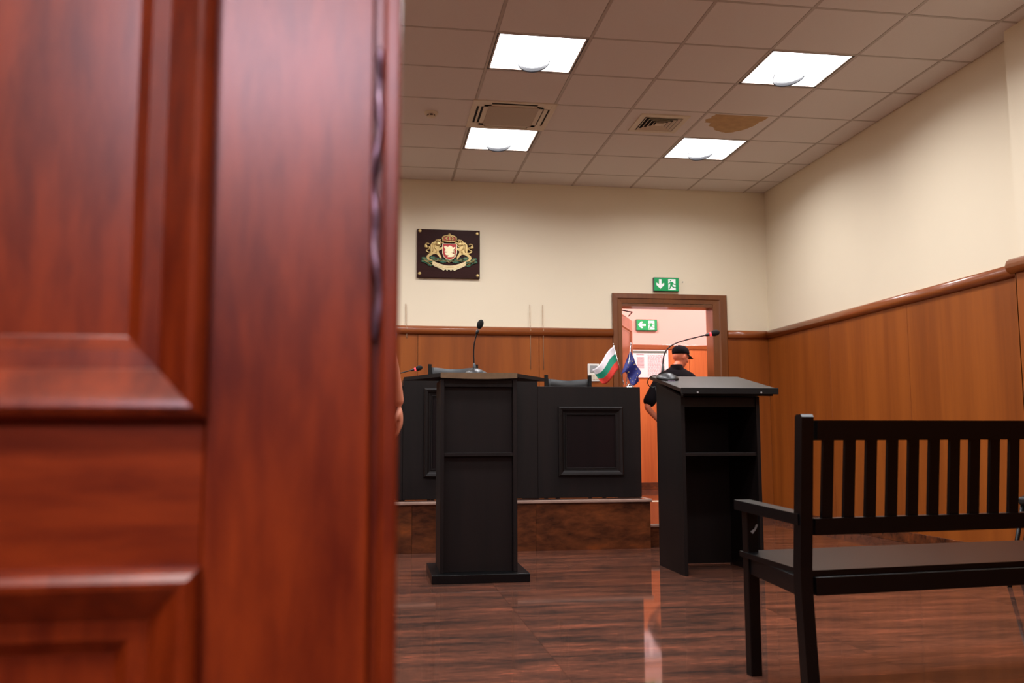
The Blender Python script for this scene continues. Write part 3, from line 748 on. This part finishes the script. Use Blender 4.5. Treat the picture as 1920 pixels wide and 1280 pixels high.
# ---------------------------------------------------------------- notice board in corridor
nb = thing('notice_board', (3.4, YC-.02, 1.75), 'white notice board with small print and grey-green header on the corridor wall', 'notice board')
nx0, nx1, nz0, nz1 = 3.05, 3.715, 1.575, 1.93
MB().box((nx0, YC-.036, nz0), (nx1, YC-.018, nz1), .003).build('board', 'paper', nb)
MB().box((nx0+.02, YC-.0375, nz1-.042), (nx1-.02, YC-.036, nz1-.012)).build('header', 'inkhead', nb)
m = MB(); random.seed(3)
z = nz1-.07
while z > nz0+.02:
    x = nx0+.06+.33
    while x < nx1-.06:
        l = random.uniform(.01, .035); m.box((x, YC-.037, z), (min(x+l, nx1-.05), YC-.036, z+.005)); x += l+random.uniform(.004, .012)
    x = nx0+.03
    z -= .0125
z = nz1-.1
while z > nz1-.24: m.box((nx0+.245, YC-.037, z), (nx0+.34, YC-.036, z+.006)); z -= .012
m.box((nx0+.24, YC-.037, nz1-.066), (nx0+.34, YC-.036, nz1-.058))
o = m.build('printed_text', 'ink', nb); o['kind'] = 'stuff'

# ---------------------------------------------------------------- switch panel by the flags
sp_ = thing('switch_panel', (2.19, YW-.02, 1.47), 'white switch panel on the wainscot left of the doorway', 'switch')
MB().box((2.128, YW-.034, 1.384), (2.248, YW-.018, 1.562), .004, 2).build('plate', 'white', sp_)
MB().box((2.150, YW-.038, 1.475), (2.226, YW-.033, 1.545), .003).build('display', 'grey', sp_)
for k in range(3): MB().box((2.145+.033*k, YW-.039, 1.40), (2.170+.033*k, YW-.033, 1.455), .002).build('rocker', 'cream', sp_)
# cables on wall
def cord(x, z0, z1, lean, lab, mt='cord'):
    tag(MB().tube([(x-lean, YW-.010, z1), (x-lean*.7, YW-.012, RAIL+.03), (x, YW-.052, RAIL-.03), (x, YW-.024, RAIL-.1), (x+.002, YW-.0215, z0)], .0035, 6).build('hanging_cord', mt), lab, 'cord', 'thin cords on the back wall')
cord(1.540, 1.50, 2.158, .002, 'thin pale cord hanging down the back wall, left one of a pair')
cord(1.672, 1.50, 2.158, .002, 'thin pale cord hanging down the back wall, right one of a pair')
cord(.300, 1.80, 2.145, .012, 'single thin cord on the back wall beside the open door')

# ---------------------------------------------------------------- ceiling fixtures
def troffer(kx, ky, lab, vis):
    x0, y0 = A(kx), R(ky); x1, y1 = x0+GX, y0+GY; cx, cy = (x0+x1)/2, (y0+y1)/2
    t = thing('ceiling_light', (cx, cy, ZC), lab, 'ceiling light', 'square recessed ceiling lights')
    g = .016
    m = MB()
    for a, b in (((x0+g, y0+g, ZC-.001), (x1-g, y0+g+.012, ZC+.085)), ((x0+g, y1-g-.012, ZC-.001), (x1-g, y1-g, ZC+.085)),
                 ((x0+g, y0+g, ZC-.001), (x0+g+.012, y1-g, ZC+.085)), ((x1-g-.012, y0+g, ZC-.001), (x1-g, y1-g, ZC+.085))): m.box(a, b)
    m.build('frame', 'grid', t)
    MB().box((x0+g+.012, y0+g+.012, ZC+.012), (x1-g-.012, y1-g-.012, ZC+.018)).build('diffuser', 'lamp', t)
    if vis:
        # curved lamp holder shield at the far edge
        def sh(u, v):
            a = PI*u; r = .10
            return Vector((cx-.112*math.cos(a), y1-.225+.155*math.sin(a), ZC-.001-.034*v*(.25+.75*math.sin(a)**.5)))
        m = MB().use(MT['holder']); m.grid(sh, 16, 3); solid(m.build('lamp_holder', None, t), .002)
    area('lamp', (cx, cy, ZC+.0105), GX-.07, GY-.07, ROOM_LAMP, (.99, .98, 1), spread=math.radians(158), parent=t)
    return t
names = {(0, 1): 'square lit ceiling light in front of the cream air conditioner', (3, 1): 'square lit ceiling light in front of the brown water stain',
         (0, 4): 'square lit ceiling light just behind the cream cassette air conditioner', (3, 4): 'square lit ceiling light behind the brown stain, nearest the right corner'}
rn = {-5: 'row nearest the entrance', -2: 'second row from the entrance', 1: 'third row from the entrance', 4: 'row nearest the back wall'}
cn = {-6: 'leftmost', -3: 'second from the left', 0: 'third from the left', 3: 'rightmost'}
for c in lights_at:
    troffer(c[0], c[1], names.get(c, 'recessed ceiling light, ' + cn[c[0]] + ' in the ' + rn[c[1]]), c in names)
# cassette air conditioner
ac = thing('air_conditioner', (A(.5), R(3.5), ZC), 'cream square cassette air conditioner in the ceiling', 'air conditioner')
x0, x1, y0, y1 = A(0)-.02, A(1)+.02, R(3)-.02, R(4)-.0
zb_ = ZC-.009
m = MB()
cxa, cya = (x0+x1)/2, (y0+y1)/2
# plate built as strips around four slots
def slotbox(a, b): m.box(a, b, .003)
m.box((x0, y0, zb_), (x1, y0+.035, ZC-.001), .002); m.box((x0, y1-.03, zb_), (x1, y1, ZC-.001), .002)
m.box((x0, y0+.03, zb_), (x0+.04, y1-.03, ZC-.001), .002); m.box((x1-.04, y0+.03, zb_), (x1, y1-.03, ZC-.001), .002)
for sx in (x0+.03, x1-.15): 
    m.box((sx, y0+.03, zb_+.001), (sx+.12, y0+.12, ZC-.001)); m.box((sx, y1-.12, zb_+.001), (sx+.12, y1-.03, ZC-.001))
m.box((x0+.095, y0+.08, zb_+.001), (x0+.15, y1-.08, ZC-.001)); m.box((x1-.15, y0+.08, zb_+.001), (x1-.095, y1-.08, ZC-.001))
m.box((x0+.13, y0+.075, zb_+.001), (x1-.13, y0+.12, ZC-.001)); m.box((x0+.13, y1-.11, zb_+.001), (x1-.13, y1-.07, ZC-.001))
m.build('fascia', 'cream', ac)
MB().box((x0+.01, y0+.01, ZC-.0012), (x1-.01, y1-.01, ZC+.02)).build('duct', 'dark', ac)
MB().box((x0+.13, y0+.10, zb_-.006), (x1-.13, y1-.10, zb_+.004), .005, 2).build('intake_grille', 'cream2', ac)
for a, b in (((x0+.155, y0+.070, zb_+.001), (x1-.155, y0+.076, zb_+.006)), ((x0+.155, y1-.058, zb_+.001), (x1-.155, y1-.044, zb_+.006)),
             ((x0+.058, y0+.125, zb_+.001), (x0+.076, y1-.125, zb_+.006)), ((x1-.088, y0+.125, zb_-.004), (x1-.056, y1-.125, zb_+.004))):
    MB().box(a, b, .002).build('louvre', 'cream', ac)
# square vent diffuser
vc = thing('ceiling_vent', (2.302, 7.02, ZC), 'square white air vent with nested louvres in the ceiling', 'air vent')
vx, vy, vh = 2.302, 7.012, .205
def ring(m, r0, r1, z0, z1):
    A1 = [(-1, -1), (1, -1), (1, 1), (-1, 1)]
    a = [m.bm.verts.new((vx+r0*p, vy+r0*q, z0)) for p, q in A1]; b = [m.bm.verts.new((vx+r1*p, vy+r1*q, z1)) for p, q in A1]
    for k in range(4): m.bm.faces.new((a[k], a[(k+1) % 4], b[(k+1) % 4], b[k]))
m = MB(); ring(m, vh, vh, ZC-.001, ZC-.012); ring(m, vh, vh-.045, ZC-.012, ZC-.014); ring(m, vh-.045, vh-.05, ZC-.014, ZC+.02); m.build('frame', 'cream', vc)
MB().box((vx-.17, vy-.17, ZC-.0025), (vx+.17, vy+.17, ZC-.0008)).build('duct', 'dark', vc)
for r in (.150, .118, .086, .054):
    m = MB(); ring(m, r-.016, r, ZC-.003, ZC-.016); solid(m.build('louvre', 'cream', vc), .002)
MB().box((vx-.03, vy-.03, ZC-.016), (vx+.03, vy+.03, ZC-.010), .002).build('centre_plate', 'cream', vc)
# smoke detector
sd = thing('smoke_detector', (.414, 7.03, ZC), 'small round white smoke detector left of the air conditioner', 'smoke detector')
MB().lathe([(.055, -.001), (.055, -.014), (.048, -.02), (.036, -.022)], (.414, 7.03, ZC)).build('base', 'cream', sd)
MB().lathe([(.030, -.020), (.030, -.034)], (.414, 7.03, ZC)).build('chamber', 'dark', sd)
m = MB()
for k in range(6):
    a = k*PI/3; m.box((.414+.032*math.cos(a)-.004, 7.03+.032*math.sin(a)-.004, ZC-.036), (.414+.032*math.cos(a)+.004, 7.03+.032*math.sin(a)+.004, ZC-.02))
m.lathe([(.034, -.034), (.033, -.040), (.02, -.044), (0, -.045)], (.414, 7.03, ZC)); m.build('cap', 'cream', sd)

# ---------------------------------------------------------------- slatted bench
BA = math.radians(6.0)
bn = thing('slatted_bench', (1.281, 2.62, 0), 'black wooden slatted-back bench with armrests, seen from behind at the right', 'bench', rz=BA)
BL = 1.62
def bp(n, a, b, bev=.003, mt='black_lacquer', seg=2): return MB().box(a, b, bev, seg).build(n, mt, bn, world=False)
FX = .078; FY = .44
for s in (0, 1):
    x = -.024 if s == 0 else BL-.016
    # back post: profile in y-z, reclined above, flared below
    pr = [(-.054, 0), (-.014, 0), (-.002, .2), (.010, .36), (.010, .43), (-.028, .88), (-.036, .886), (-.060, .886), (-.066, .878), (-.030, .43), (-.030, .36), (-.040, .2)]
    MB().prism([(x, py_, pz_) for py_, pz_ in pr], (.040, 0, 0)).build('back_leg', 'black_lacquer', bn, world=False)
    fx = FX-.024 if s == 0 else BL-FX-.018
    bp('front_leg', (fx, FY-.018, 0), (fx+.042, FY+.020, .562))
    # armrest, quad running from the post to past the front leg
    xa = -.028 if s == 0 else BL-.026; xb = fx-.012
    MB().prism([(xa, -.03, .555), (xa+.046, -.03, .555), (xb+.062, FY+.05, .562), (xb, FY+.05, .562)], (0, 0, .034)).build('armrest', 'black_lacquer', bn, world=False)
    MB().prism([(xa+.012, .02, .345), (xa+.036, .02, .345), (fx+.034, FY-.02, .345), (fx+.006, FY-.02, .345)], (0, 0, .055)).build('side_rail', 'black_lacquer', bn, world=False)
bp('seat_rail', (.028, -.028, .345), (BL-.028, -.002, .400))
bp('seat_rail', (.06, FY-.012, .345), (BL-.06, FY+.014, .400))
MB().prism([(-.0, -.012, .400), (BL+.0, -.012, .400), (BL-.05, FY+.035, .400), (.05, FY+.035, .400)], (0, 0, .018)).build('seat', 'black_lacquer', bn, world=False)
def rec(z): return -.008-.046*(z-.43)/.45     # recline of the back plane
def inc(n, x0, x1, z0, z1, d, par=bn, mt='black_lacquer'):
    MB().prism([(x0, rec(z0)-d/2, z0), (x0, rec(z0)+d/2, z0), (x0, rec(z1)+d/2, z1), (x0, rec(z1)-d/2, z1)], (x1-x0, 0, 0)).build(n, mt, par, world=False)
inc('top_rail', .028, BL-.028, .808, .868, .030)
inc('lower_rail', .028, BL-.028, .524, .574, .030)
x = .0555; k = 0
while x < BL-.07:
    inc('slat', x, x+.0365, .570, .812, .012); x += .0757
m = MB()
m.prism([(FX-.012, FY-.0195, .49), (FX+.004, FY-.0195, .50), (FX+.010, FY-.0195, .515), (FX+.018, FY-.0195, .513), (FX+.008, FY-.0195, .495), (FX-.004, FY-.0195, .482)], (0, .001, 0))
m.build('scuff_mark', 'grey', bn, world=False)['label'] = 'small pale scuff mark'
# chair near the right wall, mostly outside the view
ch_ = thing('side_chair', (3.76, 4.58, 0), 'black chair with splayed legs at the right edge, behind the slatted bench', 'chair', rz=PI/4)
for sx in (-1, 1):
    for sy in (-1, 1):
        MB().tube([(sx*.228, sy*.228, 0), (sx*.150, sy*.150, .44)] + ([(sx*.15, -.19, .85)] if sy < 0 else []), .012, 10).build('leg', 'black_lacquer', ch_, world=False)
MB().box((-.17, -.17, .44), (.17, .17, .485), .015, 3).build('seat', 'leather', ch_, world=False)
MB().box((-.16, -.205, .62), (.16, -.185, .86), .008, 2).build('backrest', 'leather', ch_, world=False)

# ---------------------------------------------------------------- people
def skin(verts, edges, radii, root=0, sub=2):
    me = bpy.data.meshes.new('t'); me.from_pydata([Vector(v) for v in verts], edges, []); o = bpy.data.objects.new('t', me); COL.objects.link(o)
    o.modifiers.new('s', 'SKIN').use_smooth_shade = True
    sv = me.skin_vertices[0].data if me.skin_vertices else None
    if sv is None:
        bm = bmesh.new(); bm.from_mesh(me); ly = bm.verts.layers.skin.verify(); bm.to_mesh(me); bm.free(); sv = me.skin_vertices[0].data
    for i, r in enumerate(radii):
        sv[i].radius = (r, r) if not isinstance(r, tuple) else r
        sv[i].use_root = (i == root)
    s = o.modifiers.new('u', 'SUBSURF'); s.levels = sub; s.render_levels = sub
    dg = bpy.context.evaluated_depsgraph_get(); dg.update()
    out = bpy.data.meshes.new_from_object(o.evaluated_get(dg)); bpy.data.objects.remove(o)
    return out
def fuse(meshes, name, m, voxel, parent, smooth=True):
    bm = bmesh.new()
    for me in meshes: bm.from_mesh(me)
    me = bpy.data.meshes.new(name); bm.to_mesh(me); bm.free()
    o = bpy.data.objects.new(name, me); COL.objects.link(o)
    r = o.modifiers.new('r', 'REMESH'); r.mode = 'VOXEL'; r.voxel_size = voxel; r.use_smooth_shade = True
    k = o.modifiers.new('c', 'SMOOTH'); k.iterations = 3; k.factor = .5
    dg = bpy.context.evaluated_depsgraph_get(); dg.update()
    out = bpy.data.meshes.new_from_object(o.evaluated_get(dg)); bpy.data.objects.remove(o)
    out.name = name; out.materials.clear(); out.materials.append(MT[m])
    for p in out.polygons: p.use_smooth = True
    out.transform(wm(parent).inverted())
    o = bpy.data.objects.new(name, out); COL.objects.link(o); o.parent = parent
    return o
def chain(pts, radii, sub=2): return skin(pts, [(i, i+1) for i in range(len(pts)-1)], radii, 0, sub)
def headmesh(c, face, tilt=0, h=.115):
    """c: centre of the head, face: direction it looks (xy angle), builds skull, jaw, nose, ears"""
    m = MB()
    m.ellip((0, -.008, .02), (.076, .094, .098), n=24)
    m.ellip((0, .018, -.035), (.058, .072, .078), n=20)
    m.ellip((0, .055, -.085), (.030, .028, .026), n=14)        # chin
    m.ellip((0, .092, -.012), (.013, .020, .030), n=12)         # nose
    m.ellip((0, .104, -.026), (.016, .014, .012), n=12)
    m.ellip((0, .082, .026), (.055, .014, .012), n=12)         # brow
    m.ellip((0, .084, -.054), (.024, .012, .007), n=12); m.ellip((0, .082, -.066), (.022, .012, .007), n=12)   # lips
    for s in (-1, 1):
        m.ellip((s*.078, -.004, -.008), (.012, .020, .034), n=12)
        m.ellip((s*.045, .060, -.022), (.022, .022, .024), n=12)
    X = Matrix.Translation(c) @ Matrix.Rotation(face-PI/2, 4, 'Z') @ Matrix.Rotation(-tilt, 4, 'X')
    bmesh.ops.transform(m.bm, matrix=X, verts=m.bm.verts[:])
    return m.mesh('h'), X
def hand(wrist, d, palm, curl=.5, side=1, s=1.0):
    """d: direction of fingers, palm: palm normal; returns list of meshes"""
    d = Vector(d).normalized(); p = Vector(palm); p = (p-d*p.dot(d)).normalized(); w = d.cross(p)*side
    out = [skin([wrist, wrist+d*.05*s, wrist+d*.088*s], [(0, 1), (1, 2)], [(.026*s, .020*s), (.040*s, .017*s), (.042*s, .015*s)], 0, 2)]
    m = MB(); 
    c = wrist+d*.05*s
    q = Matrix((w, d, p)).transposed().to_4x4(); q.translation = c
    m.ellip((0, 0, 0), (.042*s, .055*s, .016*s), xf=q); out = [m.mesh('palm')]
    for i, L in enumerate((.072, .080, .075, .060)):
        b = wrist+d*.085*s+w*(.030-.020*i)*s; a = 0; pts = [b-d*.02*s, b]; cur = b
        for k, f in enumerate((.42, .32, .26)):
            a += curl*(.45+.35*k); cur = cur+(d*math.cos(a)+p*math.sin(a))*L*f*s; pts.append(cur)
        out.append(chain(pts, [.010*s, .0098*s, .009*s, .0082*s, .0068*s]))
    b = wrist+d*.02*s+w*.024*s
    t1 = b+(d*.6+w*.7+p*.25).normalized()*.04*s; t2 = t1+(d*.85+w*.25+p*.4).normalized()*.034*s; t3 = t2+(d*.9+p*.4).normalized()*.026*s
    out.append(chain([b, t1, t2, t3], [.014*s, .0125*s, .011*s, .008*s]))
    return out
def person(origin, label, J, shirt, trous, face, tilt, capped, hips=None):
    t = thing('person', origin, label, 'person')
    V = {k: Vector(v) for k, v in J.items()}
    mid = (V['hipL']+V['hipR'])/2; chest = V['neck']-Vector((0, 0, .16)).lerp(V['neck']-mid, .0)
    chest = V['neck'].lerp(mid, .30); waist = V['neck'].lerp(mid, .68)
    hd, X = headmesh(V['head'], face, tilt)
    # body
    names_ = ['mid', 'waist', 'chest', 'neck', 'nk2', 'hipL', 'kneeL', 'ankL', 'hipR', 'kneeR', 'ankR', 'shL', 'elL', 'wrL', 'shR', 'elR', 'wrR']
    V['mid'] = mid; V['waist'] = waist; V['chest'] = chest; V['nk2'] = V['head']-Vector((0, 0, .05))
    rad = {'mid': .12, 'waist': .115, 'chest': .11, 'neck': .060, 'nk2': .056, 'hipL': .085, 'kneeL': .055, 'ankL': .040, 'hipR': .085, 'kneeR': .055, 'ankR': .040,
           'shL': .046, 'elL': .041, 'wrL': .027, 'shR': .046, 'elR': .041, 'wrR': .027}
    ed = [('mid', 'waist'), ('waist', 'chest'), ('chest', 'neck'), ('neck', 'nk2'), ('mid', 'hipL'), ('hipL', 'kneeL'), ('kneeL', 'ankL'), ('mid', 'hipR'), ('hipR', 'kneeR'), ('kneeR', 'ankR'),
          ('chest', 'shL'), ('shL', 'elL'), ('elL', 'wrL'), ('chest', 'shR'), ('shR', 'elR'), ('elR', 'wrR')]
    ix = {n: i for i, n in enumerate(names_)}
    body = skin([V[n] for n in names_], [(ix[a], ix[b]) for a, b in ed], [rad[n] for n in names_], 0, 2)
    hands = []
    for s, sd in (('L', 1), ('R', -1)):
        d, pn, cu_ = J_h[s]; hands += hand(V['wr'+s], d, pn, cu_, sd)
    b = fuse([body, hd]+hands, 'body', 'skin', .007, t)
    # shirt: torso and short sleeves
    def lerp(a, b, f): return V[a].lerp(V[b], f)
    s1 = [chain([mid+Vector((0, 0, -.05)), waist, chest, V['neck']-Vector((0, 0, .045))], [(.180, .150), (.160, .125), (.175, .130), (.085, .075)])]
    for q_ in ('L', 'R'):
        sh_ = V['sh'+q_]; s1.append(chain([V['neck']-Vector((0, 0, .075)), sh_+Vector((0, 0, -.015)), lerp('sh'+q_, 'el'+q_, .5), lerp('sh'+q_, 'el'+q_, J_s)], [.085, .088, .078, .076]))
    mm = MB(); ax = (V['shR']-V['shL']).normalized(); yy = Vector((0, 0, 1)).cross(ax)
    q = Matrix((ax, yy, Vector((0, 0, 1)))).transposed().to_4x4(); q.translation = V['neck']-Vector((0, 0, .19))
    mm.ellip((0, 0, 0), (.205, .125, .20), xf=q, n=24)
    q2 = q.copy(); q2.translation = V['neck']-Vector((0, 0, .42)); mm.ellip((0, 0, 0), (.178, .120, .24), xf=q2, n=24)
    col = MB().tube([V['neck']+Vector((0, -.002, -.03)), V['neck']+Vector((0, .0, .028))], [.080, .066], 16).mesh('c')
    fuse(s1+[mm.mesh('m'), col], 'shirt', shirt, .008, t)
    # trousers
    tv = [mid+Vector((0, 0, .10)), mid, V['hipL'], V['kneeL'], V['ankL']+Vector((0, 0, .0)), V['hipR'], V['kneeR'], V['ankR']]
    s2 = skin(tv, [(0, 1), (1, 2), (2, 3), (3, 4), (1, 5), (5, 6), (6, 7)], [.15, .15, .105, .078, .070, .105, .078, .070], 0, 2)
    fuse([s2], 'trousers', trous, .010, t)
    for s in ('L', 'R'):
        a = V['ank'+s]; f = Vector((math.cos(J_f), math.sin(J_f), 0)); z0 = origin[2]
        m = MB(); q = Matrix.Translation((a.x, a.y, z0)) @ Matrix.Rotation(J_f-PI/2, 4, 'Z')
        m.box((-.045, -.07, 0), (.045, .19, .028), .01, 2, xf=q); m.ellip((0, .06, .035), (.043, .12, .035), xf=q); m.ellip((0, -.02, .055), (.042, .055, .05), xf=q)
        m.build('shoe', 'shoe', t)
    if capped:
        m = MB()
        for (c, r) in (((0, -.012, .045), (.086, .104, .082)),): 
            tb = bmesh.new(); bmesh.ops.create_uvsphere(tb, u_segments=28, v_segments=16, radius=1)
            bmesh.ops.bisect_plane(tb, geom=tb.verts[:]+tb.edges[:]+tb.faces[:], plane_co=(0, 0, -.22), plane_no=(0, .42, -1), clear_outer=True)
            for v in tb.verts: v.co = Vector((c[0]+v.co.x*r[0], c[1]+v.co.y*r[1], c[2]+v.co.z*r[2]*(1+.06*v.co.y)))
            for f in tb.faces: f.smooth = True
            m._merge(tb, X)
        cap = solid(m.build('cap', 'shirt', t), .004)
        def brim(u, v):
            a = -1.15+2.3*u; r = .098+.075*v*math.cos(a*.85)
            return X @ Vector((math.sin(a)*(.084+.006*v), -.012+math.cos(a)*r+.0, .050-.022*v-.012*math.sin(a)**2))
        m = MB().use(MT['shirt']); m.grid(brim, 18, 6); solid(m.build('brim', None, cap), .004)
    else:
        m = MB()
        tb = bmesh.new(); bmesh.ops.create_uvsphere(tb, u_segments=24, v_segments=14, radius=1)
        bmesh.ops.bisect_plane(tb, geom=tb.verts[:]+tb.edges[:]+tb.faces[:], plane_co=(0, .2, 0), plane_no=(0, .8, -.6), clear_outer=True)
        for f in tb.faces: f.smooth = True
        for v in tb.verts: v.co = Vector((v.co.x*.084, -.012+v.co.y*.102, .022+v.co.z*.104))
        m._merge(tb, X); solid(m.build('hair', 'hair', t), .006)
    return t
# officer in the doorway, back to the camera, left hand on hip
J_h = {'L': ((.9, .1, -.35), (0, -.2, -1), .6), 'R': ((0.05, .1, -1), (-1, .2, 0), .5)}
J_s = .97; J_f = PI*.42
OY = 9.72
person((3.37, OY, .17), 'man in black cap and dark uniform shirt, back turned, hand on hip in doorway',
       {'head': (3.405, OY+.04, 1.722), 'neck': (3.340, OY, 1.600), 'hipL': (3.27, OY, .98), 'hipR': (3.46, OY, .98), 'kneeL': (3.25, OY+.02, .60), 'kneeR': (3.48, OY+.03, .60),
        'ankL': (3.25, OY, .25), 'ankR': (3.49, OY, .25), 'shL': (3.170, OY-.0, 1.485), 'elL': (2.965, OY-.06, 1.150), 'wrL': (3.165, OY+.02, .965),
        'shR': (3.520, OY+.01, 1.480), 'elR': (3.60, OY+.02, 1.15), 'wrR': (3.60, OY+.08, .93)}, 'shirt', 'trousers', math.radians(16), .30, True)
# person hidden behind the door, only forearm and hand seen
J_h = {'L': ((-.05, 0, -1), (1, .2, 0), .5), 'R': ((.02, .05, -1), (-1, .1, 0), .55)}
J_s = .80; J_f = PI/2
QY = 4.0
person((-.20, QY, 0), 'person hidden behind the open door, only bare forearm and hand showing',
       {'head': (-.20, QY+.02, 1.66), 'neck': (-.20, QY, 1.49), 'hipL': (-.29, QY, .93), 'hipR': (-.11, QY, .93), 'kneeL': (-.30, QY+.02, .51), 'kneeR': (-.10, QY+.02, .51),
        'ankL': (-.30, QY, .08), 'ankR': (-.10, QY, .08), 'shL': (-.37, QY, 1.41), 'elL': (-.43, QY-.02, 1.13), 'wrL': (-.42, QY+.05, .90),
        'shR': (-.025, QY, 1.41), 'elR': (.060, QY-.02, 1.16), 'wrR': (.106, QY+.02, .955)}, 'shirt2', 'trousers', PI/2, 0, False)

# ---------------------------------------------------------------- lamps outside the courtroom
for i, (x, y) in enumerate(((2.3, 9.75), (4.5, 9.75))):  # corridor lamps
    t = thing('corridor_light', (x, y, ZC), 'flat ceiling lamp in the corridor, ' + ('left' if i == 0 else 'right') + ' of the doorway axis', 'ceiling light')
    MB().box((x-.3, y-.3, ZC-.03), (x+.3, y+.3, ZC), .004).build('frame', 'grid', t)
    area('lamp', (x, y, ZC-.04), .55, .55, CORR_LAMP, (1, .80, .80), parent=t)
for i, (x, y, sx, sy, pw, lb) in enumerate(((-.45, -.75, .9, .5, 62, 'unseen fill panel added over the entrance hall, nearest the double door'), (2.0, -2.6, .6, .6, 5, 'small unseen fill panel added over the entrance hall, right side'),
        (-2.4, -2.6, .6, .6, 5, 'small unseen fill panel added over the entrance hall, left side'))):
    t = thing('hall_fill_light', (x, y, 3.3), lb, 'ceiling light', 'added entrance hall fill panels')  # unseen panels added behind the camera to light the door leaf
    MB().box((x-sx/2-.02, y-sy/2-.02, 3.27), (x+sx/2+.02, y+sy/2+.02, 3.3), .004).build('frame', 'grid', t)
    area('lamp', (x, y, 3.262), sx, sy, pw, (1, .86, .84), parent=t)
